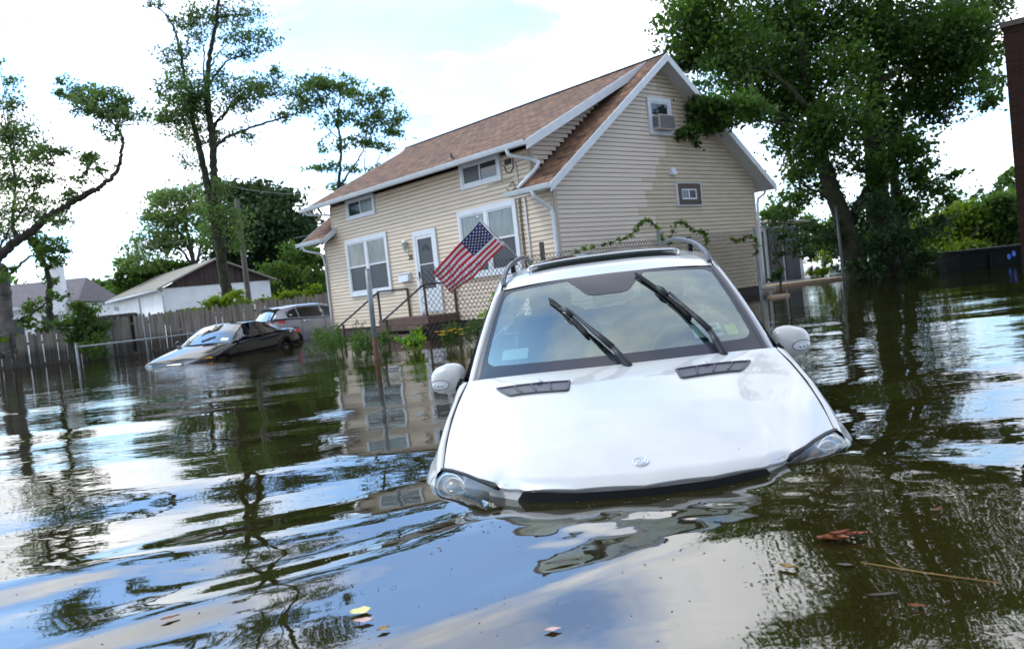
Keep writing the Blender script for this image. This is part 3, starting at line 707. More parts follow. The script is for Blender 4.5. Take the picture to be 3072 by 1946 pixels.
rounded_plate('rear_view_mirror', (.03, 2.02, 1.50), .125, .036, .03, mat('mirror_shell', (.55, .62, .60), .4), math.radians(-8))
b = MB(); b.grid([[(.60*s, 1.92 + k*2.5, 1.60 + .10*math.sin(min(k*3, 1.57)) - .06*s*s) for s in np.linspace(-1, 1, 9)] for k in np.linspace(0, 1, 8)], flip=True); b.build('headliner', M['cabin'], CAR, smooth=True)
b = MB(); b.grid([[(x, y, .62) for x in (-.84, .84)] for y in (1.25, 4.6)]); b.build('cabin_floor', M['seat'], CAR)
# wheels (in the dark water)
for x in (-.80, .80):
    for y in (.985, 3.90):
        b = MB(); b.tube([(x - .12, y, .37), (x - .115, y, .37), (x + .115, y, .37), (x + .12, y, .37)], [.30, .365, .365, .30], 28); W_ = b.build('wheel', M['rubber'], CAR, angle=40)
        b = MB(); b.disc((x + math.copysign(.123, x), y, .37), (x, 0, 0), .23, 24); b.build('rim', M['silver'], W_)
# ------------------------------------------------------------------ the beige house
M['white_trim'] = mat('white_trim', (.62, .66, .70), .45, var=.06, vscale=5)
M['gutter'] = mat('gutter_aluminium', (.60, .65, .68), .35, var=.08, vscale=4)
M['soffit'] = mat('soffit', (.50, .50, .49), .6, var=.05, vscale=5)
M['siding'] = mat('cream_siding', (.655, .54, .41), .5, var=.09, vscale=1.4, stretch=(1, 1, 9))
M['siding_new'] = mat('pale_siding', (.63, .54, .44), .5, var=.05, vscale=1.5, stretch=(1, 1, 9))
M['siding_old'] = mat('weathered_siding', (.50, .42, .30), .55, var=.10, vscale=1.7, stretch=(1, 1, 5))
M['groove'] = mat('lap_shadow_and_grime', (.16, .13, .095), .9, var=.3, vscale=4)  # shadow line under each lap painted dark into the joint, with some grime
M['foundation'] = mat('foundation', (.055, .045, .04), .9, var=.3, vscale=6)
M['pane'] = mat('window_pane', (.020, .026, .030), .06, spec=.8)
M['curtain'] = mat('curtain', (.16, .19, .19), .15, spec=.6, var=.25, vscale=3, stretch=(6, 6, 1))
M['dark_screen'] = mat('insect_screen', (.035, .042, .052), .45)
M['brown_frame'] = mat('brown_frame', (.085, .062, .05), .7, var=.3, vscale=12)
M['iron'] = mat('rusty_black_iron', (.022, .02, .018), .6, col2=(.10, .045, .02), vscale=7)
M['black_cable'] = mat('black_cable', (.012, .012, .013), .6)
M['stoop'] = mat('brown_painted_stoop', (.10, .055, .042), .7, var=.3, vscale=5)
def shingle_mat():
    m, nt, b = nodes('brown_shingles')
    tc = nt.nodes.new('ShaderNodeTexCoord')
    br = nt.nodes.new('ShaderNodeTexBrick'); lk(nt, tc.outputs['UV'], br.inputs['Vector'])
    br.inputs['Scale'].default_value = 1; br.inputs['Brick Width'].default_value = .26; br.inputs['Row Height'].default_value = .135; br.inputs['Mortar Size'].default_value = .010; br.inputs['Bias'].default_value = 0
    br.offset = .37; br.inputs['Color1'].default_value = (.25, .135, .076, 1); br.inputs['Color2'].default_value = (.10, .052, .032, 1); br.inputs['Mortar'].default_value = (.025, .016, .013, 1)
    n = nt.nodes.new('ShaderNodeTexNoise'); n.inputs['Scale'].default_value = 5.5; n.inputs['Detail'].default_value = 6; lk(nt, tc.outputs['UV'], n.inputs['Vector'])
    rp = nt.nodes.new('ShaderNodeValToRGB'); lk(nt, n.outputs['Fac'], rp.inputs[0]); rp.color_ramp.elements[0].position = .3; rp.color_ramp.elements[1].position = .72
    rp.color_ramp.elements[0].color = (.62, .62, .62, 1); rp.color_ramp.elements[1].color = (1.45, 1.38, 1.32, 1)
    mx = nt.nodes.new('ShaderNodeMix'); mx.data_type = 'RGBA'; mx.blend_type = 'MULTIPLY'; mx.inputs[0].default_value = 1
    lk(nt, br.outputs['Color'], mx.inputs[6]); lk(nt, rp.outputs[0], mx.inputs[7]); lk(nt, mx.outputs[2], b.inputs['Base Color'])
    bp = nt.nodes.new('ShaderNodeBump'); bp.inputs['Strength'].default_value = .9; bp.inputs['Distance'].default_value = .02
    ad = nt.nodes.new('ShaderNodeMath'); ad.operation = 'MULTIPLY_ADD'; lk(nt, br.outputs['Fac'], ad.inputs[0]); ad.inputs[1].default_value = -1; lk(nt, n.outputs['Fac'], ad.inputs[2])
    lk(nt, ad.outputs[0], bp.inputs['Height']); lk(nt, bp.outputs[0], b.inputs['Normal']); b.inputs['Roughness'].default_value = .9; return m
M['shingles'] = shingle_mat()

HL = (-5.42297, 24.95103, 0.0); HRZ = math.atan2(-.7543174, .6565099)
HOUSE = empty('house', HL, HRZ); tag(HOUSE, 'beige clapboard house with brown shingle roof and white gutters behind the fence', 'house')
U1, VD, RIDGE_V, RIDGE_Z = 10.03, 7.72, 3.86, 6.02
LAP = .1005
def main_z(v): return 2.93 + (RIDGE_Z - 2.93) * (v + .45) / (RIDGE_V + .45) if v <= RIDGE_V else 2.93 + (RIDGE_Z - 2.93) * (VD + .45 - v) / (VD + .45 - RIDGE_V)
def dorm_z(v): return 3.93 + (RIDGE_Z - .01 - 3.93) * (v + .45) / (RIDGE_V + .45)
def siding(b, P, Q, z0, z1, clip=None, mat_fn=None, outward=(0, -1), groove=1):
    """lap courses from P to Q (house x,y); clip(z) -> (t0,t1) part of the run that exists at this height"""
    P = V3(*P); Q = V3(*Q); n = V3(*outward); z = z0; k = 0
    while z < z1 - .005:
        zt = min(z + LAP, z1); t0, t1 = clip(z + .03) if clip else (0, 1)
        t0b, t1b = clip(zt) if clip else (0, 1)
        if t1 > t0:
            cuts = mat_fn(k, t0, t1) if mat_fn else [(t0, t1, 0)]
            for a, c, m in cuts:
                def pt(t, z_, o): q = lerp(P, Q, t) + n * o; return (q[0], q[1], z_)
                at, ct = (max(a, t0b) if a == t0 else a), (min(c, t1b) if c == t1 else c)
                if ct < at: ct = at
                zb = z + .013
                b.quad(pt(a, zb, .018), pt(c, zb, .018), pt(ct, zt, .006), pt(at, zt, .006), m)
                b.quad(pt(a, zb, -.014), pt(c, zb, -.014), pt(c, zb, .018), pt(a, zb, .018), m)
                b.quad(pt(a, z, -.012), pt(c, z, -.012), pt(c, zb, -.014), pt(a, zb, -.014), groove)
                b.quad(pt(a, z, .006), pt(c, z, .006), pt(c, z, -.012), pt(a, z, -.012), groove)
        z = zt; k += 1
# front wall
def cfront(z): return (0, 1) if z < 2.9 else (.58 / U1, 9.45 / U1)
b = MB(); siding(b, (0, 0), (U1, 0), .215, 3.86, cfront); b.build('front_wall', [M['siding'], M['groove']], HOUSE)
# gable wall on the right with newer boards at one end
rng = random.Random(3); jag = [3.05 + rng.choice([-.32, -.1, 0, .05, .3]) for _ in range(70)]
def gcut(k, t0, t1):
    j = jag[k // 2]
    zz = .215 + k * LAP
    if zz > 3.06: j += .55 + .1 * (zz - 3) 
    j = j / VD
    if j <= t0: return [(t0, t1, 1)]
    if j >= t1: return [(t0, t1, 0)]
    return [(t0, j, 0), (j, t1, 1)]
def cgable(z):
    if z < 2.93 + .25: return (0, 1)
    h = (z - 2.93) / (RIDGE_Z - 2.93) * (RIDGE_V + .45) - .45 + .12
    return (max(0, h / VD), min(1, 1 - h / VD)) if h < RIDGE_V else (1, 0)
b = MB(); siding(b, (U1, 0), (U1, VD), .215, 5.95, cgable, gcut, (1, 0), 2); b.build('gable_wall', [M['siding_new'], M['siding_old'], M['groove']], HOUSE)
# cheek of the dormer, left gable, back wall
def ccheek(z):
    v0 = 0.0; v1 = (z - 2.93) / (RIDGE_Z - 2.93) * (RIDGE_V + .45) - .45
    w0 = max(0, (z - 3.93 + .12) / (RIDGE_Z - 3.93) * (RIDGE_V + .45) - .45)
    return (w0 / 4, max(w0, min(v1, 4)) / 4)
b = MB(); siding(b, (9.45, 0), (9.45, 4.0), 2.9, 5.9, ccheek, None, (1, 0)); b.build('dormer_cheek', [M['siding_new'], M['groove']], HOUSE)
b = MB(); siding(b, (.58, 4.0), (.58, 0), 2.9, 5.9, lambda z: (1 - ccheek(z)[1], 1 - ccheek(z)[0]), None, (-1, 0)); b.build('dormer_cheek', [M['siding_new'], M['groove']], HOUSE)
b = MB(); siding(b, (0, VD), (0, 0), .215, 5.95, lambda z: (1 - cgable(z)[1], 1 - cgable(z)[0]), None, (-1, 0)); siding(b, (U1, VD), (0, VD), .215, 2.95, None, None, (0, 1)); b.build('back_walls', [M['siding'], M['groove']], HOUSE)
b = MB(); b.box(.03, U1 - .03, .03, VD - .03, -1.9, .24); b.build('foundation', M['foundation'], HOUSE)
b = MB(); b.box(.05, U1 - .05, .02, VD - .05, .24, 2.9); b.build('wall_core', M['foundation'], HOUSE)
# corner boards
cbm = mat('corner_board', (.47, .40, .315), .5)
for (x0, x1, y0, y1, z0, z1) in ((U1 - .085, U1 + .022, -.022, -.004, .2, 2.83), (U1 + .004, U1 + .022, -.022, .085, .2, 2.83), (-.02, .075, -.022, -.004, .2, 2.83), (9.45 - .075, 9.472, -.022, -.004, 2.93, 3.85), (9.454, 9.472, -.022, .07, 3.2, 3.85), (.56, .65, -.022, -.004, 2.9, 3.85), (U1 + .004, U1 + .022, VD - .07, VD + .02, .2, 2.9)):
    b = MB(); b.box(x0, x1, y0, y1, z0, z1); b.build('corner_board', cbm, HOUSE)
# roof
def slab(b, u0, u1, v0, v1, zf, th=.11, m=0, mu=1):
    a = [(u0, v0, zf(v0)), (u1, v0, zf(v0)), (u1, v1, zf(v1)), (u0, v1, zf(v1))]; L = math.hypot(v1 - v0, zf(v1) - zf(v0))
    b.add(a, [(0, 1, 2, 3)] if v1 > v0 else [(0, 3, 2, 1)], m, [(u0, 0), (u1, 0), (u1, L), (u0, L)])
    lo = [(x, y, z - th) for x, y, z in a]; b.add(lo, [(3, 2, 1, 0)] if v1 > v0 else [(0, 1, 2, 3)], mu)
    b.add(a + lo, [(0, 4, 5, 1), (1, 5, 6, 2), (2, 6, 7, 3), (3, 7, 4, 0)], mu)
UR, UL = 10.44, -.70
b = MB()
slab(b, 9.20, UR, -.47, .02, main_z); slab(b, 9.452, UR, .02, RIDGE_V, main_z)
slab(b, UL, .80, -.47, .02, main_z); slab(b, UL, .578, .02, RIDGE_V, main_z)
slab(b, UL, UR, VD + .47, RIDGE_V, main_z)
b.build('roof', [M['shingles'], M['soffit']], HOUSE)
b = MB(); slab(b, -.25, 9.86, -.47, RIDGE_V, dorm_z, .10); b.build('dormer_roof', [M['shingles'], M['soffit']], HOUSE)
b = MB(); b.tube([(UL, RIDGE_V, RIDGE_Z + .0), (UR, RIDGE_V, RIDGE_Z + .0)], .035, 6); b.build('ridge_cap', M['shingles'], HOUSE)
# rake boards
def rake(b, u, v0, v1, zf, h=.17, t=.03, lift=.012):
    a = [(u, v0, zf(v0) + lift), (u, v1, zf(v1) + lift), (u, v1, zf(v1) - h), (u, v0, zf(v0) - h)]
    c = [(u + t, y, z) for _, y, z in a]; b.add(a + c, [(0, 1, 2, 3), (7, 6, 5, 4), (0, 4, 5, 1), (1, 5, 6, 2), (2, 6, 7, 3), (3, 7, 4, 0)])
def rakepart(*a, name='rake_board', **k):
    b = MB(); rake(b, *a, **k); return b.build(name, M['gutter'], HOUSE)
rakepart(UR + .002, -.47, RIDGE_V, main_z); rakepart(UR + .003, VD + .47, RIDGE_V, main_z)
rakepart(9.862, -.47, RIDGE_V - .1, dorm_z, h=.19); rakepart(-.282, -.47, RIDGE_V - .1, dorm_z); rakepart(UL - .032, -.47, RIDGE_V, main_z)
# stub rake on the left end of the low eave (turned board)
rakepart(.802, -.47, .02, main_z, h=.15)
# gutters
def gutter(u0, u1, v, z):
    b = MB(); prof = [(.0, .0), (.0, -.085), (-.045, -.105), (-.085, -.095), (-.105, -.045), (-.118, .0), (-.112, .004), (-.098, -.02), (-.03, -.03), (0, -.02)]
    b.grid([[(u, v + y, z + zz) for y, zz in prof + prof[:1]] for u in (u0, u1)])
    for u, f in ((u0, 1), (u1, -1)): b.add([(u, v + y, z + zz) for y, zz in prof], [tuple(range(len(prof)))[::f]])
    return b.build('gutter', M['gutter'], HOUSE)
gutter(-.30, 9.89, -.472, 3.925); gutter(9.12, 10.50, -.472, 2.925); gutter(UL - .08, .84, -.472, 2.925)
gutter_b = MB(); 
def spout(pts, r=.042):
    b = MB(); P = []
    for k in range(len(pts) - 1):
        for t in np.linspace(0, 1, 6)[:-1]: P.append(lerp(V3(*pts[k]), V3(*pts[k+1]), t))
    P.append(V3(*pts[-1])); P = [tuple(P[0])] + [tuple(.25*P[i-1] + .5*P[i] + .25*P[i+1]) for i in range(1, len(P)-1)] + [tuple(P[-1])]
    b.tube(P, r, 8); return b.build('downspout', M['gutter'], HOUSE, smooth=True)
spout([(9.30, -.52, 3.83), (9.32, -.50, 3.70), (9.52, -.06, 3.60), (9.74, -.02, 3.50), (9.70, -.12, 3.34), (9.40, -.42, 2.98)])
spout([(9.96, -.52, 2.84), (9.97, -.50, 2.72), (10.02, -.075, 2.44), (10.04, -.065, 2.30), (10.05, -.065, .15)])
spout([(.02, -.52, 3.84), (.03, -.50, 3.73), (.62, -.05, 3.63)], .03); spout([(-.42, -.52, 2.83), (-.40, -.5, 2.70), (.0, -.06, 2.52), (-.02, -.05, .3)], .032)
spout([(UR - .35, VD + .50, 2.83), (UR - .36, VD + .45, 2.72), (U1 + .03, VD + .08, 2.58), (U1 + .03, VD + .06, .2)], .035)
# windows
def window_unit(u0, u1, z0, z1, sashes, case=.10, head=.13, sill=True, face='front', pane=('curtain', 'dark_screen'), hung=True, fr='white_trim', vert=False):
    def X(u, o, z):                       # o = outwards from the wall
        return (u, -o, z) if face == 'front' else (U1 + o, u, z)
    def bx(b, a0, a1, o0, o1, c0, c1):
        p0, p1 = X(a0, o0, c0), X(a1, o1, c1); b.box(min(p0[0], p1[0]), max(p0[0], p1[0]), min(p0[1], p1[1]), max(p0[1], p1[1]), c0, c1)
    b = MB(); bx(b, u0, u0 + case, .0, .055, z0, z1); bx(b, u1 - case, u1, .0, .055, z0, z1); bx(b, u0 + case, u1 - case, .0, .053, z1 - head, z1); bx(b, u0 + case, u1 - case, .0, .053, z0, z0 + case * .9)
    if sill: bx(b, u0 - .01, u1 + .01, .0, .075, z0 - .03, z0 + .0)
    w = (u1 - u0 - 2 * case) / sashes
    for k in range(1, sashes): c = u0 + case + w * k; bx(b, c - .055, c + .055, .0, .05, z0 + case * .9, z1 - head)
    W = b.build('window', M[fr], HOUSE)
    for k in range(sashes):
        a0 = u0 + case + w * k + (.055 if k else 0); a1 = u0 + case + w * (k + 1) - (.055 if k < sashes - 1 else 0); c0, c1 = z0 + case * .9, z1 - head; f = .038
        b = MB(); bx(b, a0, a0 + f, .018, .040, c0, c1); bx(b, a1 - f, a1, .018, .040, c0, c1); bx(b, a0 + f, a1 - f, .018, .038, c1 - f, c1); bx(b, a0 + f, a1 - f, .018, .038, c0, c0 + f)
        zm = (c0 + c1) / 2 + .02
        if hung: bx(b, a0 + f, a1 - f, .018, .042, zm - .022, zm + .022)
        if vert: bx(b, (a0+a1)/2 - .02, (a0+a1)/2 + .02, .018, .041, c0 + f, c1 - f)
        b.build('sash', M['white_trim'], W)
        if hung:
            b = MB(); bx(b, a0 + f, a1 - f, .017, .024, zm + .022, c1 - f); b.build('upper_pane', M[pane[0]], W)
            b = MB(); bx(b, a0 + f, a1 - f, .017, .022, c0 + f, zm - .022); b.build('lower_pane', M[pane[1]], W)
        elif vert:
            b = MB(); bx(b, a0 + f, (a0+a1)/2 - .02, .017, .024, c0 + f, c1 - f); b.build('left_pane', M[pane[0]], W)
            b = MB(); bx(b, (a0+a1)/2 + .02, a1 - f, .017, .023, c0 + f, c1 - f); b.build('right_pane', M[pane[1]], W)
    return W
window_unit(1.28, 3.50, 1.16, 2.79, 2); window_unit(6.72, 8.86, 1.24, 2.85, 2)
window_unit(1.57, 3.09, 3.33, 3.90, 1, .085, .06, False, hung=False, vert=True, pane=('pane', 'curtain')); window_unit(6.99, 8.48, 3.33, 3.92, 1, .10, .06, False, hung=False, vert=True, pane=('dark_screen', 'pane'))
window_unit(3.43, 4.33, 4.17, 5.06, 1, .10, .10, False, 'gable', ('pane', 'pane'))
window_unit(4.26, 5.22, 2.46, 3.00, 1, .16, .13, False, 'gable', ('pane', 'dark_screen'), False, 'brown_frame', True)
b = MB()
for a in ((4.245, 4.265, 2.44, 3.02), (5.215, 5.235, 2.44, 3.02)): b.box(U1, U1 + .065, a[0], a[1], a[2], a[3])
for a in ((2.44, 2.46), (3.0, 3.02)): b.box(U1, U1 + .065, 4.265, 5.215, a[0], a[1])
b.build('window_edging', M['white_trim'], HOUSE)
# vent hood on the gable
b = MB(); b.box(U1, U1 + .07, 4.06, 4.24, 3.21, 3.38); b.add([(U1 + .07, 4.06, 3.38), (U1 + .07, 4.24, 3.38), (U1 + .12, 4.24, 3.21), (U1 + .12, 4.06, 3.21), (U1 + .07, 4.06, 3.21), (U1 + .07, 4.24, 3.21)], [(0, 3, 2, 1), (0, 4, 3), (1, 2, 5), (4, 5, 2, 3)]); b.build('wall_vent', M['white_trim'], HOUSE)
# front door
b = MB(); b.box(4.74, 4.86, -.055, 0, .44, 2.61); b.box(5.64, 5.76, -.055, 0, .44, 2.61); b.box(4.86, 5.64, -.054, 0, 2.47, 2.61); DR = b.build('front_door', M['white_trim'], HOUSE)
b = MB(); b.box(4.862, 4.94, -.045, -.012, .50, 2.468); b.box(5.56, 5.638, -.045, -.012, .50, 2.468); b.box(4.94, 5.56, -.045, -.012, 2.39, 2.468); b.box(4.94, 5.56, -.045, -.012, .50, 1.10); b.box(4.94, 5.56, -.044, -.014, 1.72, 1.745); b.build('storm_door', M['white_trim'], DR)
b = MB(); b.box(4.941, 5.559, -.026, -.014, 1.101, 2.389); b.build('door_glass', M['dark_screen'], DR)
b = MB()
for k in range(5):
    a0, a1 = math.radians(8 + 34*k), math.radians(8 + 34*(k+1) - 7)
    if k < 5: b.add([(5.25 + r*math.cos(a), -.0272, 2.06 + r*math.sin(a)*.95) for r, a in ((.06, a0), (.20, a0), (.20, a1), (.06, a1))], [(0, 1, 2, 3)])
b.build('fanlight', M['black_cable'], DR)
b = MB(); b.box(4.875, 4.915, -.075, -.045, 1.38, 1.56); b.build('door_handle', M['black_cable'], DR)
# wall lantern
b = MB(); b.tube([(4.42, -.01, 2.12), (4.42, -.07, 2.10), (4.42, -.10, 2.17)], .016, 6); b.tube([(4.42, -.10, 2.17), (4.42, -.10, 2.19)], [.05, .06], 8); b.tube([(4.42, -.10, 2.38), (4.42, -.10, 2.42), (4.42, -.10, 2.45)], [.085, .05, .01], 8); LT = b.build('porch_lantern', M['gutter'], HOUSE)
b = MB(); b.tube([(4.42, -.10, 2.19), (4.42, -.10, 2.38)], [.05, .075], 8); b.build('lantern_glass', mat('lantern_glass', (.30, .38, .34), .15), LT)
text_obj('house_number', '26', .21, M['black_cable'], Matrix(((1, 0, 0, 4.52), (0, 0, -1, -.02), (0, 1, 0, 1.97), (0, 0, 0, 1))), HOUSE, .006)
# meter cables, conduit
def cable(pts, r, m, name, parent=HOUSE):
    b = MB(); b.tube(pts, r, 6); return b.build(name, m, parent, smooth=True)
cable([(9.17, -.03, 2.82), (9.17, -.03, 2.0), (9.18, -.03, 1.95), (9.18, -.03, .3)], .020, M['gutter'], 'conduit')
for du in (0, .045): cable([(8.97 + du, -.03, 2.84), (8.96 + du, -.03, 1.9), (8.98 + du*.6, -.035, .4)], .010, M['black_cable'], 'cable')
cable([(8.98, -.03, 3.66), (9.0, -.03, 3.3), (9.03, -.03, 2.95)], .018, M['gutter'], 'conduit')
cable([(8.62, -.03, 3.60), (8.66, -.03, 3.47), (8.78, -.03, 3.43), (8.90, -.03, 3.52), (8.93, -.03, 3.75)], .011, M['black_cable'], 'cable')
b = MB(); b.box(8.66, 8.84, -.06, -.01, 3.64, 3.74); b.build('junction_box', M['black_cable'], HOUSE)
cable([(8.60, -.03, 3.1), (8.75, -.05, 3.02), (8.90, -.03, 3.08), (8.86, -.05, 3.22), (8.72, -.03, 3.16)], .009, M['black_cable'], 'cable')
cable([(7.45, -.6, 4.12), (7.45, -.58, 4.02), (7.43, -.5, 4.0)], .02, M['black_cable'], 'wire_clip')

def hp(u, v, z):
    c, s = math.cos(HRZ), math.sin(HRZ); return (HL[0] + c*u - s*v, HL[1] + s*u + c*v, z)

# ------------------------------------------------------------------ things fixed to the house
ST = empty('stoop', HL, HRZ); tag(ST, 'small brown front stoop with rusty iron railings at the white door', 'stoop')
b = MB(); b.box(4.15, 6.36, -.98, -.03, .24, .42); b.build('landing', M['stoop'], ST)
b = MB(); b.box(4.25, 6.25, -.92, -.05, -1.8, .238); b.build('base', M['foundation'], ST)
for k in range(1, 5):
    b = MB(); b.box(4.15, 6.30, -.98 - .28*k, -.981 - .28*(k-1), .42 - .19*k - .1, .42 - .19*k); b.build('step', M['stoop'], ST)
def post(u, v, z0, z1, w=.045):
    b = MB(); b.box(u - w/2, u + w/2, v - w/2, v + w/2, z0, z1); b.build('railing_post', M['iron'], ST)
post(4.18, -.93, .42, 1.15); post(6.30, -.95, .42, 1.19); post(4.24, -.05, .42, 1.16); post(6.30, -.05, .42, 1.18); post(4.10, -2.0, -1.8, .42, .05); post(6.28, -2.1, -1.8, .45, .05)
for a, c in (((4.18, -.95, 1.155), (4.24, -.03, 1.165)), ((6.30, -.97, 1.195), (6.30, -.03, 1.185)), ((4.18, -.93, 1.14), (4.09, -2.14, .37)), ((6.30, -.95, 1.19), (6.27, -2.22, .42))):
    b = MB(); b.tube([a, c], .024, 8); b.build('handrail', M['trim_grey'] if c[2] < 1 else M['iron'], ST, smooth=True)

MBX = empty('mailbox', hp(4.23, 0, 0), HRZ); tag(MBX, 'white wall mailbox between the double window and the front door', 'mailbox')
b = MB(); b.add([(-.23, -.015, 1.36), (.23, -.015, 1.36), (.23, -.15, 1.36), (-.23, -.15, 1.36), (-.23, -.015, 1.60), (.23, -.015, 1.60), (.23, -.12, 1.55), (-.23, -.12, 1.55)], [(0, 1, 2, 3), (0, 3, 7, 4), (1, 5, 6, 2), (3, 2, 6, 7), (4, 7, 6, 5), (0, 4, 5, 1)]); b.build('box', M['white_trim'], MBX)
b = MB(); b.bar((-.235, -.125, 1.565), (.235, -.125, 1.565), .03, .02); b.build('lid', M['white_trim'], MBX)
AC = empty('air_conditioner', hp(U1, 3.88, 0), HRZ); tag(AC, 'boxy window air conditioner jutting from the small attic window', 'air conditioner')
b = MB(); b.box(.03, .24, -.31, .31, 4.27, 4.62); b.build('housing', mat('ac_metal', (.40, .38, .35), .5), AC)
b = MB()
for k in range(11): b.box(.241, .248, -.28, .28, 4.295 + .028*k, 4.309 + .028*k)
b.build('rear_grille', M['dark_screen'], AC)
b = MB()
for k in range(4): b.box(.06 + .04*k, .08 + .04*k, -.316, -.310, 4.33, 4.57)
b.build('side_louvre', M['dark_screen'], AC)

# flag on a pole
M['flag_white'] = mat('flag_white', (.86, .84, .88), .7); M['flag_red'] = mat('flag_red', (.66, .014, .045), .7, var=.1, vscale=3); M['flag_blue'] = mat('flag_blue', (.014, .026, .13), .7)
FL = empty('flag', hp(8.79, 0, 1.48), HRZ); tag(FL, 'American flag on an angled pole by the right ground-floor window', 'flag')
fb = V3(8.79, 0, 1.48); tip = V3(8.68, -1.0, 2.47); rel = lambda p: V3(*p) - fb
b = MB(); b.tube([rel(fb), rel(lerp(fb, tip, .45))], .014, 8); b.tube([rel(lerp(fb, tip, .45)), rel(lerp(fb, tip, 1.0))], .011, 8); b.build('pole', M['silver'], FL, smooth=True)
b = MB(); b.sphere(rel(tip) + V3(0, -.01, .01), .032); b.build('finial', M['gutter'], FL, smooth=True)
b = MB(); b.tube([rel(lerp(fb, tip, .38)), rel(lerp(fb, tip, .42))], .022, 8); b.box(-.03, .03, -.06, -.0, -.03, .03); b.build('bracket', M['silver'], FL, smooth=True)
h0 = lerp(tip, fb, .05) + V3(-.02, 0, -.03); h1 = lerp(tip, fb, .62) + V3(-.03, 0, -.03); f0 = V3(7.60, -1.60, 1.40); f1 = V3(7.47, -1.04, .91)
nF = np.cross(f0 - h0, h1 - h0); nF /= np.linalg.norm(nF)
def flag_pt(s, t, o=0.0):     # s along the fly, t down the hoist
    p = lerp(lerp(h0, h1, t), lerp(f0, f1, t), s); sag = V3(.03, 0, -.06)*math.sin(math.pi*t)*(1 - s)*.8 + V3(.05, -.02, -.05)*math.sin(math.pi*s)*t
    w = .065*math.sin(6.5*s + 3.0*t + .6)*s ** .6 + .035*math.sin(12*s - 5*t)*s + .025*math.sin(7*t + 2)*(.3 + s)
    return tuple(rel(p + sag + nF*(w + o)))
b = MB()
for k in range(13):
    b.grid([[flag_pt(s, t) for s in np.linspace(0 if k > 6 else .4, 1, 40 if k > 6 else 25)] for t in np.linspace(k/13, (k+1)/13, 3)], 0 if k % 2 == 0 else 1)
b.grid([[flag_pt(s, t) for s in np.linspace(0, .4, 16)] for t in np.linspace(0, 7/13, 14)], 2)
CL = b.build('cloth', [M['flag_red'], M['flag_white'], M['flag_blue']], FL, smooth=True)
b = MB(); b.grid([[flag_pt(s, t, .001) for s in (-.012, .004)] for t in np.linspace(0, 1, 20)]); b.build('hoist_hem', M['flag_white'], CL, smooth=True)
b = MB()
for side in (1, -1):
    for r in range(9):
        for c in range(6 if r % 2 == 0 else 5):
            s0 = .4*((c + .5)/6 if r % 2 == 0 else (c + 1)/6); t0 = 7/13*(r + 1)/10; pts = []
            for q in range(10):
                rr_ = (.026 if q % 2 == 0 else .011); a = math.pi/2 + q*math.pi/5
                pts.append(flag_pt(s0 + rr_*math.cos(a)/1.62, t0 - rr_*math.sin(a)/.86, side*.003))
            b.add(pts + [flag_pt(s0, t0, side*.003)], [(q, (q+1) % 10, 10) for q in range(10)])
b.build('stars', M['flag_white'], CL)
# ------------------------------------------------------------------ chain-link fence in front of the house
M['wire'] = mat('dark_chain_wire', (.022, .02, .018), .6, spec=.2)
M['galv'] = mat('weathered_galvanised', (.20, .225, .24), .5, metal=.3, var=.25, vscale=9)
M['rust'] = mat('rust', (.085, .034, .02), .85, var=.35, vscale=14)
M['post_wood'] = mat('grey_post_wood', (.10, .09, .075), .85, var=.3, vscale=9, stretch=(4, 4, .6))
CF = empty('chain_link_fence', (-2.106, 12.40, 0)); tag(CF, 'dark chain-link fence running between the white SUV and the house', 'fence')
fa = V3(0, 0, 0); fz = V3(8.70, 9.05, 0); FLEN = np.linalg.norm(fz); fd = fz / FLEN
def ftop(s): return interp(s, [0, 1.0, 4.2, 8, 12.55], [1.27, 1.30, 1.46, 1.62, 1.70])
b = MB()
pitch = .105; slope = 1.05
r = .0046
def ftube(b, P, r):
    b.tube(P, r, 3, cap=False)
for sgn in (1, -1):
    s0 = -2.0
    while s0 < FLEN + 2.0:
        a, z0 = s0, -.35; pts = []
        for k in range(12):
            s = s0 + sgn * (k / 11) * 2.1 / slope / 1.0; z = -.35 + k / 11 * 2.1
            pts.append((s, z))
        # clip to the run and the top line, with a slight sag and bulge
        kk = [(s, z) for s, z in pts if .95 <= s <= FLEN and z <= ftop(s)]
        if len(kk) >= 2:
            # extend to the top
            s_, z_ = kk[-1]; zt = ftop(s_)
            if .95 <= s_ + sgn*(zt - z_)/slope <= FLEN: kk.append((s_ + sgn*(zt - z_)/slope, zt + random.uniform(-.004, .012)))
            ftube(b, [tuple(fd*s + V3(.72, -.69, 0)*(.02*math.sin(1.3*s) + .012*math.sin(3*s + 2*z)) + V3(0, 0, z + .015*math.sin(.9*s))) for s, z in kk], r)
        s0 += pitch
b.build('wire_mesh', M['wire'], CF)
b = MB(); b.tube([(0, 0, -1.9), (0, 0, .33)], .041, 10); b.build('rusty_post', M['rust'], CF, smooth=True)
b = MB(); b.tube([(0, 0, .33), (.012, 0, 1.37)], .039, 10); b.sphere((.012, 0, 1.37), (.042, .042, .02), 10, 6); b.build('fence_post', M['galv'], CF, smooth=True)
for s, zt, w in ((4.05, 1.66, .09), (8.0, 1.80, .07), (12.55, 1.80, .075)):
    p = fd*s; b = MB(); b.bar((p[0], p[1] - .04, -1.9), (p[0] + .01, p[1] - .04, zt), w, w*.7, up=(0, 1, 0)); b.build('fence_post', M['post_wood'] if s < 5 else M['galv'], CF)

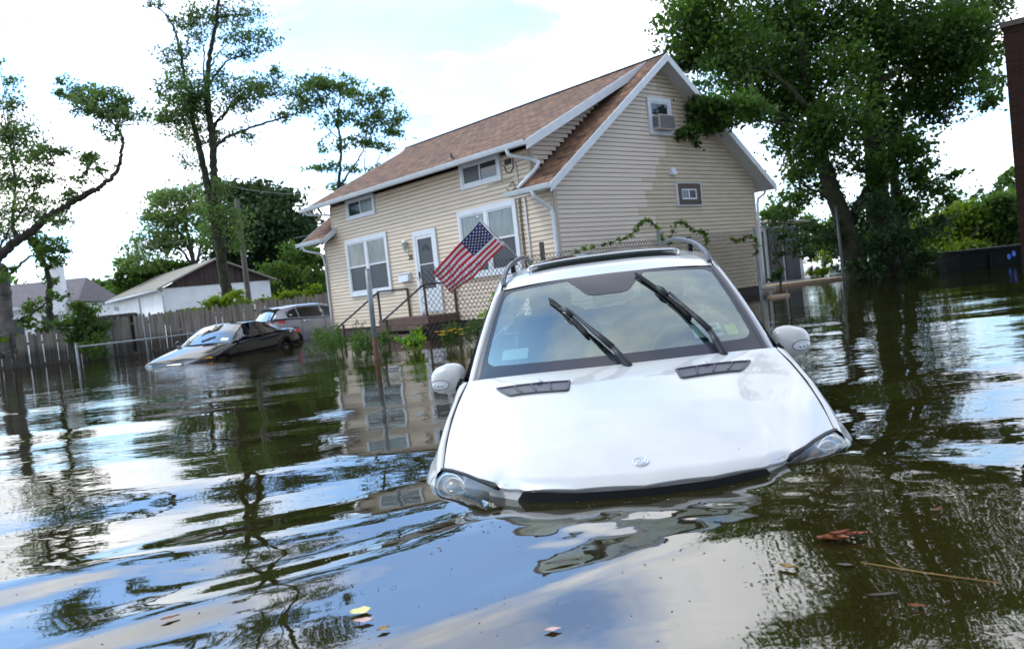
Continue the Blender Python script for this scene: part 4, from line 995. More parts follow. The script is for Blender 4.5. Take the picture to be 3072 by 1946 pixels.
# vine creeping along the fence
VM = leaf_mat('vine_leaves', (.07, .16, .018), (.20, .34, .05), .45)
VMD = leaf_mat('dark_leaves', (.016, .042, .012), (.05, .11, .022), .4)
BARK = mat('dark_bark', (.045, .037, .03), .95, var=.4, vscale=5, stretch=(3, 3, .5), bump=.8, bscale=9)
BARK2 = mat('vine_covered_bark', (.035, .036, .018), .95, var=.5, vscale=4, bump=.8, bscale=9)
def leaf_quads(pos, size, up=.3, rng=RNG, aspect=.62, lying=None):
    """one folded diamond per leaf -> vertex and quad arrays"""
    n = len(pos); nrm = rng.normal(size=(n, 3)); nrm[:, 2] += up; nrm /= np.linalg.norm(nrm, axis=1)[:, None]
    t = rng.normal(size=(n, 3)); t -= nrm * (t*nrm).sum(1)[:, None]; t /= np.linalg.norm(t, axis=1)[:, None]; w = np.cross(nrm, t)
    s = (size * rng.uniform(.6, 1.35, n))[:, None]
    fold = nrm * s * .16
    V = np.stack([pos - t*s*.5, pos + w*s*.5*aspect + fold - t*s*.06, pos + t*s*.5, pos - w*s*.5*aspect + fold - t*s*.06], 1).reshape(-1, 3)
    F = np.arange(4*n).reshape(n, 4); return V, F
def clump_points(c, r, n, rng=RNG, sub=9, tight=.30):
    """leaf positions gathered into sprays inside an ellipsoid"""
    c = np.asarray(c, float); r = np.asarray(r if hasattr(r, '__len__') else (r, r, r), float)
    d = rng.normal(size=(sub, 3)); d /= np.linalg.norm(d, axis=1)[:, None]; rad = rng.uniform(.25, 1, sub) ** .5
    cen = d * rad[:, None]; k = rng.integers(0, sub, n); p = cen[k] + rng.normal(size=(n, 3)) * tight * rng.uniform(.6, 1.2, (sub, 1))[k] * np.array([1, 1, .75])
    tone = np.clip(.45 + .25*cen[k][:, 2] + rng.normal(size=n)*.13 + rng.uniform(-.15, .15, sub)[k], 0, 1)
    return c + p * r, tone, c + cen * r
def crown(name, clumps, size, m, parent, trunk_pts=None, twig_m=None, up=.3, rng=RNG, tight=.3, twig_r=.012, stray=.22):
    """clumps: (centre, radii, leaves, sprays); twigs run from the nearest point of the limbs to every spray"""
    Vs, Fs, Ts = [], [], []; off = 0; tw = MB()
    for c, r, n, sub in clumps:
        p, tone, cen = clump_points(c, r, n, rng, sub, tight); V, F = leaf_quads(p, size, up, rng); Vs.append(V); Fs.append(F + off); Ts.append(tone); off += len(V)
        if trunk_pts is not None:
            d0 = np.linalg.norm(trunk_pts - np.asarray(c), axis=1); root = trunk_pts[d0.argmin()]
            for q in cen:
                dd = np.linalg.norm(trunk_pts - q, axis=1); root = trunk_pts[dd.argmin()] if rng.random() < .6 else root
                mid = lerp(root, q, .5) + rng.normal(size=3) * np.linalg.norm(q - root) * .10
                if stray:
                    L_ = max(3, int(n/sub*stray)); u = rng.random(L_) ** .7; sp_ = np.linalg.norm(r)*.13
                    pp = np.where(u[:, None] < .5, root + (mid - root)*(u[:, None]*2), mid + (q - mid)*(u[:, None]*2 - 1)) + rng.normal(size=(L_, 3))*sp_
                    V, F = leaf_quads(pp, size, up, rng); Vs.append(V); Fs.append(F + off); Ts.append(np.clip(.45 + rng.normal(size=L_)*.15, 0, 1)); off += len(V)
                tw.tube([root, lerp(root, mid, .6) + rng.normal(size=3)*.02, mid, q], [twig_r*1.6, twig_r*1.3, twig_r, twig_r*.4], 4, cap=False)
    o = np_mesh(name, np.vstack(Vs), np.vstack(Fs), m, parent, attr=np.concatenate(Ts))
    if trunk_pts is not None and tw.v: tw.build('twigs', twig_m or BARK, parent, smooth=True)
    return o
def smooth_path(pts, n=8):
    P = np.array(pts, float); k = np.linspace(0, len(P)-1, (len(P)-1)*n + 1); out = []
    for q in k:
        i = min(int(q), len(P)-2); t = q - i; p0, p1, p2, p3 = P[max(i-1, 0)], P[i], P[i+1], P[min(i+2, len(P)-1)]
        out.append(.5*((2*p1) + (-p0+p2)*t + (2*p0-5*p1+4*p2-p3)*t*t + (-p0+3*p1-3*p2+p3)*t**3))
    return np.array(out)
def limbs(name, paths, m, parent, wob=.0, n=8):
    """paths: (points, r0, r1) -> one mesh; returns object and points along all limbs"""
    b = MB(); allp = []
    for pts, r0, r1 in paths:
        P = smooth_path(pts, n); 
        if wob: P[1:] += RNG.normal(size=(len(P)-1, 3)) * wob
        R_ = r0 + (r1 - r0) * np.linspace(0, 1, len(P)) ** .8; b.tube([tuple(p) for p in P], list(R_), 9); allp.append(P)
    return b.build(name, m, parent, smooth=True), np.vstack(allp)
def tree(name, label, base, paths, clumps, leaf, m, bark=None, group=None, cat='tree', up=.3, tight=.3, wob=.02, twig_r=.012, trunk='trunk'):
    base = V3(*base); R_ = empty(name, tuple(base)); tag(R_, label, cat, group)
    pp = [([V3(*p) - base for p in pts], r0, r1) for pts, r0, r1 in paths]; tp = None
    if pp: _, tp = limbs(trunk, pp, bark or BARK, R_, wob)
    crown('crown', [(V3(*c) - base, r, n, s) for c, r, n, s in clumps], leaf, m, R_, tp, bark or BARK, up, RNG, tight, twig_r); return R_

vb = fd*3.2 + V3(-2.106, 12.40, 0)
def fp(s, z, o=0): p = fd*s + V3(-2.106, 12.40, 0) + V3(.72, -.69, 0)*(.05 + o); return (p[0], p[1], z)
vine_path = [fp(4.6, 1.3), fp(5.2, 1.48, .03), fp(6.2, 1.58), fp(6.9, 1.72), fp(7.3, 1.95), fp(7.55, 2.02), fp(7.85, 1.90), fp(8.1, 1.6)]
vine2 = [fp(8.4, 1.50), fp(8.7, 1.90), fp(9.1, 1.93), fp(9.5, 1.75), fp(9.9, 1.72), fp(10.0, 1.55), fp(9.85, 1.2), fp(9.9, .95)]
vine3 = [fp(11.2, 1.5), fp(11.6, 1.45), fp(12.2, 1.55), fp(12.5, 1.4), fp(12.45, 1.1)]
cl = []
for path, nn in ((vine_path, 30), (vine2, 34), (vine3, 26)):
    for p in smooth_path(path, 3): cl.append((p, (.08, .08, .07), nn // 4, 4))
tree('climbing_vine', 'thin yellow-green vine straggling over the chain-link fence', fp(4.6, 1.3), [(vine_path, .006, .003), (vine2, .006, .003), (vine3, .006, .003)], cl, .062, VM, group=None, cat='vine', wob=.015, tight=.5, trunk='stem')

# ------------------------------------------------------------------ flooded weeds around the fence post
WM = leaf_mat('weed_leaves', (.030, .065, .012), (.085, .155, .03), .4); WB = leaf_mat('bright_weed_leaves', (.075, .17, .02), (.20, .34, .05), .45)
M['stem'] = mat('weed_stem', (.06, .11, .03), .7); M['petal'] = mat('yellow_petal', (.80, .50, .01), .6)
def weed(name, label, x, y, n, h, spread, leaf, m, petals=0, slim=True, seed=1):
    rng = np.random.default_rng(seed); W = empty(name, (x, y, 0)); tag(W, label, 'weed', 'flooded weeds in front of the stoop')
    b = MB(); P = []; 
    for k in range(n):
        a = rng.uniform(0, 6.28); rr_ = spread*rng.random() ** .6; bx = V3(rr_*math.cos(a), rr_*math.sin(a), -.25); hh = h*rng.uniform(.45, 1.0); lean = V3(rng.normal()*.25, rng.normal()*.25, 0)*hh
        pts = [bx, bx + V3(0, 0, .25 + hh*.35) + lean*.25, bx + V3(0, 0, .25 + hh*.75) + lean*.7, bx + V3(0, 0, .25 + hh) + lean*1.2]
        b.tube(pts, [.006, .005, .004, .002], 4, cap=False); S = smooth_path(pts, 8)
        for q in S[7:]: P.append(q + rng.normal(size=((3 if slim else 2), 3))*(.03 if slim else .045))
    P = np.vstack(P); b.build('stems', M['stem'], W, smooth=True)
    V, F = leaf_quads(P, leaf, .8, rng, .28 if slim else .7); np_mesh('leaves', V, F, m, W, attr=rng.uniform(.1, .9, len(P)))
    if petals:
        for k in range(petals):
            b = MB(); c = V3(rng.normal()*spread*.6, rng.normal()*spread*.6, h*rng.uniform(.5, .72))
            for q in range(6): a = q*1.047; b.add([c, c + V3(.035*math.cos(a - .4), .035*math.sin(a - .4), .012), c + V3(.05*math.cos(a), .05*math.sin(a), .004), c + V3(.035*math.cos(a + .4), .035*math.sin(a + .4), .012)], [(0, 1, 2, 3)])
            b.build('flower', M['petal'], W)
weed('weed_plant', 'feathery tall weed left of the rusty fence post', -3.05, 13.6, 18, .55, .34, .075, WM, seed=1)
weed('weed_plant', 'wispy weed clump by the house corner and stair rail', -3.35, 15.6, 21, .55, .45, .07, WM, seed=2)
weed('weed_plant', 'dense dark weed right against the rusty fence post', -2.35, 12.75, 15, .40, .26, .07, WM, seed=3)
weed('weed_plant', 'small lime-green broad-leaved weed beside the stoop steps', -1.62, 13.2, 6, .36, .15, .085, WB, slim=False, seed=4)
weed('weed_plant', 'weed with yellow flowers in front of the stoop', -.95, 13.3, 16, .42, .28, .06, WM, 22, seed=5)
weed('weed_plant', 'tallest broad-leaved weed with pale tips near the SUV', -.28, 13.0, 6, .78, .20, .085, WB, slim=False, seed=6)
weed('weed_plant', 'dark weed with a few yellow flowers beside the tallest weed', -.45, 13.3, 18, .45, .22, .06, WM, 9, seed=7)
weed('weed_plant', 'thin weed half hidden behind the SUV mirror', .18, 13.9, 14, .62, .28, .07, WM, seed=8)
weed('weed_plant', 'weed tufts below the iron railing of the stoop', -2.6, 15.2, 16, .40, .4, .07, WM, seed=9)

# ------------------------------------------------------------------ wooden stockade fence at the back left
M['picket'] = mat('grey_weathered_pickets', (.135, .115, .095), .9, col2=(.30, .265, .225), vscale=2.2, stretch=(5, 5, .25), detail=8)
def wet_base(m, z1):
    nt = m.node_tree; b = nt.nodes['Principled BSDF']; src = b.inputs['Base Color'].links[0].from_socket
    tc = nt.nodes.new('ShaderNodeTexCoord'); sp = nt.nodes.new('ShaderNodeSeparateXYZ'); lk(nt, tc.outputs['Object'], sp.inputs[0])
    n = nt.nodes.new('ShaderNodeTexNoise'); n.inputs['Scale'].default_value = 3; lk(nt, tc.outputs['Object'], n.inputs['Vector'])
    ad = nt.nodes.new('ShaderNodeMath'); ad.operation = 'MULTIPLY_ADD'; lk(nt, n.outputs['Fac'], ad.inputs[0]); ad.inputs[1].default_value = -.5; lk(nt, sp.outputs[2], ad.inputs[2])
    mr = nt.nodes.new('ShaderNodeMapRange'); lk(nt, ad.outputs[0], mr.inputs['Value']); mr.inputs['From Min'].default_value = z1 - .3; mr.inputs['From Max'].default_value = z1; mr.inputs['To Min'].default_value = .3; mr.inputs['To Max'].default_value = 1
    mx = nt.nodes.new('ShaderNodeMix'); mx.data_type = 'RGBA'; mx.blend_type = 'MULTIPLY'; mx.inputs[0].default_value = 1; lk(nt, src, mx.inputs[6]); lk(nt, mr.outputs[0], mx.inputs[7]); lk(nt, mx.outputs[2], b.inputs['Base Color'])
wet_base(M['picket'], .45)
def stockade(label, A, B, h0, h1, seed, gaps=()):
    rng = random.Random(seed); A = V3(*A, 0); B = V3(*B, 0); L = np.linalg.norm(B - A); d = (B - A)/L; n = V3(-d[1], d[0], 0); S = empty('picket_fence', tuple(A)); tag(S, label, 'fence', 'weathered stockade fence')
    b = MB(); s = 0.0
    while s < L:
        w = rng.uniform(.085, .125); h = lerp(h0, h1, s/L) + rng.gauss(0, .045); 
        if not any(g0 < s < g1 for g0, g1 in gaps) and rng.random() > .015:
            lean = rng.gauss(0, .018); o = rng.gauss(0, .012); p = d*s + n*o; q = d*(s + w) + n*(o + rng.gauss(0, .006)); t = n*.02; up = V3(d[0]*lean, d[1]*lean, 0)
            z0, zs = -1.9, h - .07; m_ = (p + q)/2
            f = [p + V3(0, 0, z0), q + V3(0, 0, z0), q + up + V3(0, 0, zs), m_ + up + V3(0, 0, h), p + up + V3(0, 0, zs)]; bk = [v + t for v in f]
            b.add(f + bk, [(0, 1, 2, 3, 4), (9, 8, 7, 6, 5), (0, 5, 6, 1), (1, 6, 7, 2), (2, 7, 8, 3), (3, 8, 9, 4), (4, 9, 5, 0)])
        s += w + rng.uniform(-.004, .008)
    b.build('pickets', M['picket'], S)
    b = MB(); z = (h0 + h1)/2
    for zz in (z - .35, .05): b.bar(tuple(n*.06 + V3(0, 0, zz)), tuple(d*L + n*.06 + V3(0, 0, zz)), .05, .09)
    b.build('rails', M['post_wood'], S)
    for k in range(int(L/2.4) + 1):
        p = d*min(k*2.4, L) + n*.09; b = MB(); b.box(p[0]-.05, p[0]+.05, p[1]-.05, p[1]+.05, -1.9, z - .1); b.build('post', M['post_wood'], S)
stockade('low dark stretch of weathered stockade fence at the far left edge', (-26.0, 27.2), (-15.1, 28.3), 1.12, 1.16, 1)
stockade('tall weathered stockade fence behind the two parked cars', (-14.95, 28.35), (-3.0, 33.6), 1.36, 1.55, 2, ((.7, .85), (1.5, 1.62)))
# galvanised pipe rail
PR = empty('pipe_fence', (-13.2, 24.7, 0)); tag(PR, 'low galvanised pipe rail and post in front of the wooden fence', 'fence')
b = MB(); b.tube([(0, 0, .53), (6.5, 4.2, .55)], .026, 8); b.build('top_rail', M['galv'], PR, smooth=True)
for p in ((-.02, 0, .62),):
    b = MB(); b.tube([(p[0], p[1], -1.9), p], .035, 8); b.sphere(p, .04, 8, 6); b.build('rail_post', M['galv'], PR, smooth=True)
b = MB(); b.tube([(.75, 3.2, -1.9), (.60, 3.2, 1.95)], .028, 8); b.build('rail_post', M['galv'], PR, smooth=True)
b = MB(); b.tube([(-3.6, 1.2, -1.9), (-3.62, 1.2, .25)], .03, 8); b.build('rail_post', mat('mossy_green_post', (.03, .07, .035), .8), PR, smooth=True)
# ------------------------------------------------------------------ two cars half under water in the driveway
M['black_paint'] = mat('black_paint', (.005, .0055, .008), .10, spec=.32, coat=.0); M['grey_paint'] = mat('grey_metal_paint', (.30, .31, .34), .3, metal=.4, coat=.3)
def catmull_grid(prof, ys, flip=False):
    """prof: list of (y, [(x,z)...]) -> smooth loft resampled at ys"""
    Y = [p[0] for p in prof]; A = np.array([p[1] for p in prof], float); out = []
    for y in ys: out.append([(interp(y, Y, A[:, j, 0]), y, interp(y, Y, A[:, j, 1])) for j in range(A.shape[1])])
    return out
def arch_cut(P, wheels, r):
    """push the lower body edge up over the wheel openings"""
    return [[(x, y, max(z, *[wz + math.sqrt(max(0, r*r - (y - wy) ** 2)) if abs(y - wy) < r else -9 for wy, wz in wheels]) if abs(x) > .55 and z < .75 else z) for x, y, z in row] for row in P]
def wheel_obj(parent, x, y, z, r, w, sg):
    b = MB(); b.tube([(x - w/2, y, z), (x - w/2*.9, y, z), (x + w/2*.9, y, z), (x + w/2, y, z)], [r*.82, r, r, r*.82], 28); W_ = b.build('wheel', M['rubber'], parent, angle=40)
    b = MB(); xo = x + sg*(w/2 + .004); b.disc((xo, y, z), (sg, 0, 0), r*.62, 24)
    rim = b.build('rim', M['trim_grey'], W_); b = MB()
    for k in range(5):
        a = 2*math.pi*k/5; b.bar((xo + sg*.006, y, z), (xo + sg*.006, y + r*.6*math.cos(a), z + r*.6*math.sin(a)), .03, .05, up=(1, 0, 0))
    b.disc((xo + sg*.02, y, z), (sg, 0, 0), r*.16, 12); b.build('spokes', M['silver'], W_)
    return W_
def car_pair(f): 
    for sg in (-1, 1): f(sg)

# --- black two-door coupe: nose to the camera, y from nose (0) to tail (4.4)
BK = empty('black_coupe'); tag(BK, 'black two-door coupe sunk nose first in front of the wooden fence', 'car')
hx, hy = -.285, -.9585      # heading in the world
Rb = Matrix(((-hy, -hx, 0, 0), (hx, -hy, 0, 0), (0, 0, 1, 0), (0, 0, 0, 1)))     # local x = car's left, y = rearward
BK.matrix_world = Matrix.Translation((-7.62, 17.8, -.575)) @ Rb @ Matrix.Rotation(math.radians(2.0), 4, 'X')
ybs = np.concatenate([np.linspace(0, .5, 10), np.linspace(.55, 4.4, 60)])
W2 = [0, .12, .45, .9, 1.5, 3.2, 3.9, 4.25, 4.4]; 
def coupe_prof():
    L = []
    for y, w, zt, zs in ((0, .50, .53, .50), (.06, .66, .60, .55), (.25, .78, .67, .61), (.6, .83, .745, .68), (1.0, .845, .815, .75), (1.45, .85, .885, .83), (2.4, .855, .91, .85), (3.3, .855, .93, .86), (3.9, .84, .945, .86), (4.2, .80, .93, .83), (4.36, .70, .86, .76), (4.4, .6, .7, .62)):
        L.append((y, [(0, zt), (w*.5, zt - .006), (w*.80, zt - .028), (w*.93, zs + .015), (w, zs - .07), (w*1.005, .52), (w*.99, .36), (w*.95, .20)]))
    return L
G = catmull_grid(coupe_prof(), ybs); b = MB()
wh = [(.82, .30), (3.42, .30)]
Lh = arch_cut(G, wh, .335)
b.grid(Lh, flip=True); b.grid([[(-x, y, z) for x, y, z in row] for row in Lh]); b.grid([[(x*k, 0, z) for k in (1, 0, -1)] for x, y, z in G[0]], flip=True); b.grid([[(x*k, 4.4, z) for k in (1, 0, -1)] for x, y, z in G[-1]])
b.build('body', M['black_paint'], BK, smooth=True)
# greenhouse
GY = [1.40, 1.75, 2.12, 2.35, 2.8, 3.2, 3.72]; GZ = [.885, 1.10, 1.262, 1.290, 1.275, 1.17, .955]; GX = [.70, .63, .565, .555, .555, .58, .64]
def gh(s, y): return V3(interp(y, GY, GX)*s, y - .10*(1 - s*s)*(1 if y < 2.2 else -1)*(abs(y-2.4)/1.2), interp(y, GY, GZ) - .05*abs(s) ** 3)
b = MB(); b.grid([[gh(s, y) for s in np.linspace(-1, 1, 17)] for y in np.linspace(1.40, 2.10, 10)]); WSB = b.build('windshield', glass('coupe_windshield', (.40, .52, .50), 1.5, .26), BK, smooth=True)
b = MB(); b.grid([[gh(s, y) for s in np.linspace(-1, 1, 17)] for y in np.linspace(2.08, 2.82, 8)]); b.build('roof', M['black_paint'], BK, smooth=True)
b = MB(); b.grid([[gh(s, y) for s in np.linspace(-1, 1, 17)] for y in np.linspace(2.82, 3.72, 8)]); b.build('rear_window', M['car_glass'], BK, smooth=True)
b = MB(); b.tube([gh(-.1, 1.47) + V3(0, -.01, .012), gh(.35, 1.60) + V3(0, -.01, .014)], .012, 6); b.build('wiper', M['rubber'], BK)
sb = MB(); sb.grid([[gh(s, y) + V3(0, -.006, .004) for s in (.62, .88)] for y in (1.47, 1.56)]); sb.build('sticker', M['paper'], WSB)
for sg in (-1, 1):
    def side(y, k):
        t = gh(sg, y); return (lerp(sg*.80, t[0], k), y, lerp(.88 + .02*(y - 1.4)/2, t[2], k))
    for y0, y1, nm, m in ((1.62, 2.52, 'door_window', 'car_glass'), (2.62, 3.30, 'quarter_window', 'car_glass')):
        b = MB(); b.grid([[side(y, k) for k in np.linspace(.04, .90, 6)] for y in np.linspace(y0, y1, 10)], flip=(sg > 0)); b.build(nm, M[m], BK, smooth=True)
    b = MB()
    for y0, y1 in ((1.40, 1.64), (2.50, 2.64), (3.28, 3.74)): b.grid([[side(y, k) for k in np.linspace(-.03, 1.0, 6)] for y in np.linspace(y0, y1, 5)], flip=(sg > 0))
    b.grid([[side(y, k) for k in (.86, .94, 1.0)] for y in np.linspace(1.6, 3.4, 14)], flip=(sg > 0)); b.build('pillars', M['black_paint'], BK, smooth=True)
    b = MB(); b.sphere((sg*.93, 1.66, .93), (.085, .05, .055), 12, 8); b.tube([(sg*.80, 1.62, .89), (sg*.90, 1.65, .91)], .03, 6); b.build('door_mirror', M['black_paint'], BK, smooth=True)
    b = MB(); b.grid([[(sg*lerp(.42, .72, k), .075 + .20*k*k + (.60 - z)*-.1 - .012, z - .03*k*-1) for k in np.linspace(0, 1, 7)] for z in (.60, .565, .53)], flip=(sg > 0)); HLc = b.build('headlight', M['reflector'], BK, smooth=True)
    b = MB(); b.grid([[(sg*lerp(.715, .815, k), .27 + .27*k - .012, z - .02) for k in np.linspace(0, 1, 5)] for z in (.66, .61, .55)], flip=(sg > 0)); b.build('turn_lamp', mat('orange_lens', (.95, .38, .01), .2, coat=.6) if sg < 0 else bpy.data.materials['orange_lens'], HLc, smooth=True)
    b = MB(); b.grid([[(sg*lerp(.60, .83, k), 4.41 - .14*k*k, z) for k in np.linspace(0, 1, 5)] for z in (.84, .74)], flip=(sg < 0)); b.build('tail_lamp', M['red_lens'], BK, smooth=True)
    for wy, wz in wh:
        wheel_obj(BK, sg*.755, wy, wz, .30, .20, sg)
        b = MB(); b.disc((sg*.56, wy, wz), (sg, 0, 0), .345, 24); b.build('wheel_well', M['rubber'], BK)
b = MB(); b.disc((.862, 3.75, .86), (1, 0, .05), .055, 16); b.build('fuel_cap', M['silver'], BK)
b = MB(); b.grid([[(x, y, .55) for x in (-.7, .7)] for y in (1.4, 3.6)]); b.grid([[(x, 2.5, z) for x in (-.6, .6)] for z in (.5, .98)]); b.build('interior', M['seat'], BK)

# --- grey hatchback: tail to the camera, in the driveway beside the house
SV = empty('grey_hatchback'); tag(SV, 'grey metallic hatchback with red tail lamp, partly behind the house corner', 'car')
dxh, dyh = .7543, .6565
Rs = Matrix(((-dyh, -dxh, 0, 0), (dxh, -dyh, 0, 0), (0, 0, 1, 0), (0, 0, 0, 1)))    # local x = car's left, y = rearward
# rear right wheel (x=-.78, y=3.35) sits at (-6.45, 25.2)
pw = Rs.to_3x3() @ Vector((-.80, 3.38, 0)); SV.matrix_world = Matrix.Translation((-6.82 - pw.x, 25.2 - pw.y, -.36)) @ Rs
def hatch_prof():
    L = []
    for y, w, zt, zs in ((0, .55, .62, .55), (.1, .72, .70, .62), (.5, .84, .82, .72), (1.1, .88, .93, .84), (1.6, .89, .98, .92), (2.6, .895, 1.02, .95), (3.4, .895, 1.07, .98), (3.85, .88, 1.06, .95), (4.05, .82, .98, .86), (4.15, .74, .80, .72), (4.16, .70, .5, .45)):
        L.append((y, [(0, zt), (w*.5, zt - .006), (w*.85, zt - .02), (w*.96, zs + .03), (w, zs - .12), (w*1.01, .60), (w*1.0, .42), (w*.96, .22)]))
    return L
G = arch_cut(catmull_grid(hatch_prof(), np.linspace(0, 4.16, 70)), [(.85, .32), (3.38, .32)], .36)
b = MB(); b.grid(G, flip=True); b.grid([[(-x, y, z) for x, y, z in row] for row in G]); b.grid([[(x*k, y, z) for k in (1, 0, -1)] for x, y, z in G[-1]]); b.build('body', M['grey_paint'], SV, smooth=True)
HY = [1.05, 1.9, 2.2, 3.0, 3.55, 3.66, 3.98]; HZ = [.94, 1.40, 1.475, 1.485, 1.43, 1.38, 1.02]; HX = [.74, .62, .60, .60, .59, .60, .70]
def hh(s, y): return V3(interp(y, HY, HX)*s, y + .08*(1 - s*s)*(1 if y > 3.5 else 0), interp(y, HY, HZ) - .05*abs(s) ** 3)
b = MB(); b.grid([[hh(s, y) for s in np.linspace(-1, 1, 15)] for y in np.linspace(1.05, 1.95, 8)]); b.build('windshield', M['car_glass'], SV, smooth=True)
b = MB(); b.grid([[hh(s, y) for s in np.linspace(-1, 1, 15)] for y in np.linspace(1.93, 3.58, 12)]); b.build('roof', M['grey_paint'], SV, smooth=True)
b = MB(); b.grid([[hh(s, y) for s in np.linspace(-.86, .86, 15)] for y in np.linspace(3.64, 3.95, 6)]); b.build('rear_window', glass('hatch_glass', (.2, .26, .26), 1.5, .22), SV, smooth=True)
b = MB(); b.grid([[(x, lerp(3.50, 3.80, k), 1.462 - .02*k - .05*abs(x/.6) ** 3) for x in np.linspace(-.60, .60, 15)] for k in (0, .5, 1)]); b.grid([[(x, 3.80 - dy, 1.442 - dz - .05*abs(x/.6) ** 3) for x in np.linspace(-.60, .60, 15)] for dy, dz in ((0, 0), (.005, .03), (.16, .035))]); b.build('spoiler', M['grey_paint'], SV, smooth=True)
for sg in (-1, 1):
    def side(y, k):
        t = hh(sg, y); return (lerp(sg*.855, t[0], k), y, lerp(interp(y, [1.0, 2.6, 3.4, 4], [.97, 1.035, 1.085, 1.08]), t[2], k))
    for y0, y1, nm in ((1.35, 2.22, 'front_window'), (2.30, 3.05, 'rear_door_window'), (3.10, 3.46, 'quarter_window')):
        b = MB(); k1 = (.86, .86, .62)[('front_window', 'rear_door_window', 'quarter_window').index(nm)]
        b.grid([[side(y, lerp(.05, lerp(.86, k1, (y - y0)/(y1 - y0)), k)) for k in np.linspace(0, 1, 6)] for y in np.linspace(y0, y1, 8)], flip=(sg > 0)); b.build(nm, M['car_glass'], SV, smooth=True)
    b = MB(); b.grid([[side(y, k) for k in np.linspace(-.03, 1, 6)] for y in np.linspace(3.02, 3.98, 10)], flip=(sg > 0)); b.grid([[side(y, k) for k in np.linspace(.84, 1, 3)] for y in np.linspace(1.2, 3.1, 12)], flip=(sg > 0)); b.grid([[side(y, k) for k in (-.05, .05)] for y in np.linspace(1.2, 3.5, 12)], flip=(sg > 0))
    for o_ in b.v: pass
    b.v = [(x - sg*.012, y, z) for x, y, z in b.v]; b.build('pillars', M['grey_paint'], SV, smooth=True)
    b = MB(); b.grid([[(sg*lerp(.895, .66, k), lerp(3.60, 4.09, k ** .6), lerp(lerp(1.01, .985, k), lerp(.93, .87, k), q)) for k in np.linspace(0, 1, 9)] for q in (0, .5, 1)], flip=(sg < 0))
    TL = b.build('tail_lamp', M['red_lens'], SV, smooth=True)
    b = MB(); b.grid([[(sg*lerp(.90, .70, k), lerp(3.66, 4.095, k ** .6), lerp(lerp(.925, .865, k), lerp(.90, .84, k), q)) for k in np.linspace(0, 1, 9)] for q in (0, 1)], flip=(sg < 0)); b.build('reverse_lamp', M['reflector'], TL, smooth=True)
    b = MB(); b.tube([(sg*.905, 2.72, .93), (sg*.935, 2.78, .93), (sg*.935, 2.92, .93), (sg*.905, 2.98, .93)], .017, 6); b.build('door_handle', M['silver'], SV, smooth=True)
    for wy in (.85, 3.38):
        wheel_obj(SV, sg*.80, wy, .32, .325, .21, sg)
        b = MB(); b.disc((sg*.60, wy, .32), (sg, 0, 0), .365, 24); b.build('wheel_well', M['rubber'], SV)
for sg in (-1, 1):
    for yy, z0, z1 in ((3.04, .45, 1.03), (2.24, .40, 1.0)):
        def sx(z): return float(interp(z, [.22, .42, .60, .86, 1.0], [.86, .895, .905, .898, .875]))
        b = MB(); b.tube([(sg*(sx(z) + .003), yy + .10*max(0, .62 - z)*(1 if yy > 3 else 0), z) for z in np.linspace(z0, z1, 10)], .006, 5); b.build('door_seam', M['trim_black'], SV)
b = MB(); p = V3(-.80, 3.34, 1.14); b.disc(p, (-.93, .05, .35), .055, 16); st_ = b.build('round_sticker', M['paper'], SV); b = MB(); b.disc(p + V3(-.004, 0, .0015), (-.93, .05, .35), .032, 14); b.build('sticker_dot', M['red_lens'], st_)
# ------------------------------------------------------------------ buildings in the background
M['white_render'] = mat('white_block_wall', (.82, .83, .84), .7, var=.10, vscale=1.1)
M['grey_roof'] = mat('pale_asphalt_roof', (.27, .245, .20), .9, var=.15, vscale=3)
M['brown_boards'] = mat('brown_gable_boards', (.055, .036, .032), .85, var=.45, vscale=2.5, stretch=(3, 3, .15))
M['dark_roof'] = mat('mauve_grey_roof', (.15, .13, .14), .9, var=.2, vscale=4)
M['roller'] = mat('grey_shutter', (.42, .40, .40), .6, var=.1, vscale=3)
def put(name, A, rz, label, cat, group=None):
    o = empty(name, A, rz); tag(o, label, cat, group); return o
# garage: local x along the gable wall (front), y to the back
GA = put('garage', (-18.95, 45.0, 0), math.atan2(.61, .792), 'long white garage with brown boarded gable and pale roof beyond the fence', 'garage')
gw, gl, ge, gr_ = 6.1, 12.6, 3.05, 4.35
b = MB(); b.box(0, gw, 0, gl, -1.9, ge); b.build('wall', M['white_render'], GA)
b = MB(); b.add([(-.05, -.03, ge - .06), (gw + .05, -.03, ge - .06), (gw/2, -.03, gr_), (-.05, .05, ge - .06), (gw + .05, .05, ge - .06), (gw/2, .05, gr_)], [(0, 1, 2), (5, 4, 3), (0, 3, 4, 1), (1, 4, 5, 2), (2, 5, 3, 0)]); b.build('gable', M['brown_boards'], GA)
b = MB()
for sx in (0, 1):
    x0, x1 = (-.35, gw/2) if sx == 0 else (gw + .35, gw/2); z0 = ge - .12; P = [(x0, -.35, z0), (x1, -.35, gr_ + .05), (x1, gl + .3, gr_ + .05), (x0, gl + .3, z0)]
    Q = [(x, y, z + .09) for x, y, z in P]; b.add(P + Q, [(0, 1, 2, 3), (7, 6, 5, 4), (0, 4, 5, 1), (1, 5, 6, 2), (2, 6, 7, 3), (3, 7, 4, 0)])
b.build('roof', M['grey_roof'], GA)
b = MB(); b.tube([(-.38, -.3, ge - .14), (-.38, gl + .3, ge - .14)], .06, 6); b.tube([(-.36, -.25, ge - .15), (-.05, -.06, ge - .45), (-.05, -.06, -.5)], .05, 6); b.build('gutter', M['gutter'], GA, smooth=True)
b = MB(); b.box(.55, 2.45, -.06, .02, .55, 1.75); W_ = b.build('garage_window', M['dark_screen'], GA)
for k in range(5):
    b = MB(); b.box(.65 + .36*k, .93 + .36*k, -.075, -.061, .62, 1.68); b.build('pane', M['roller'], W_)
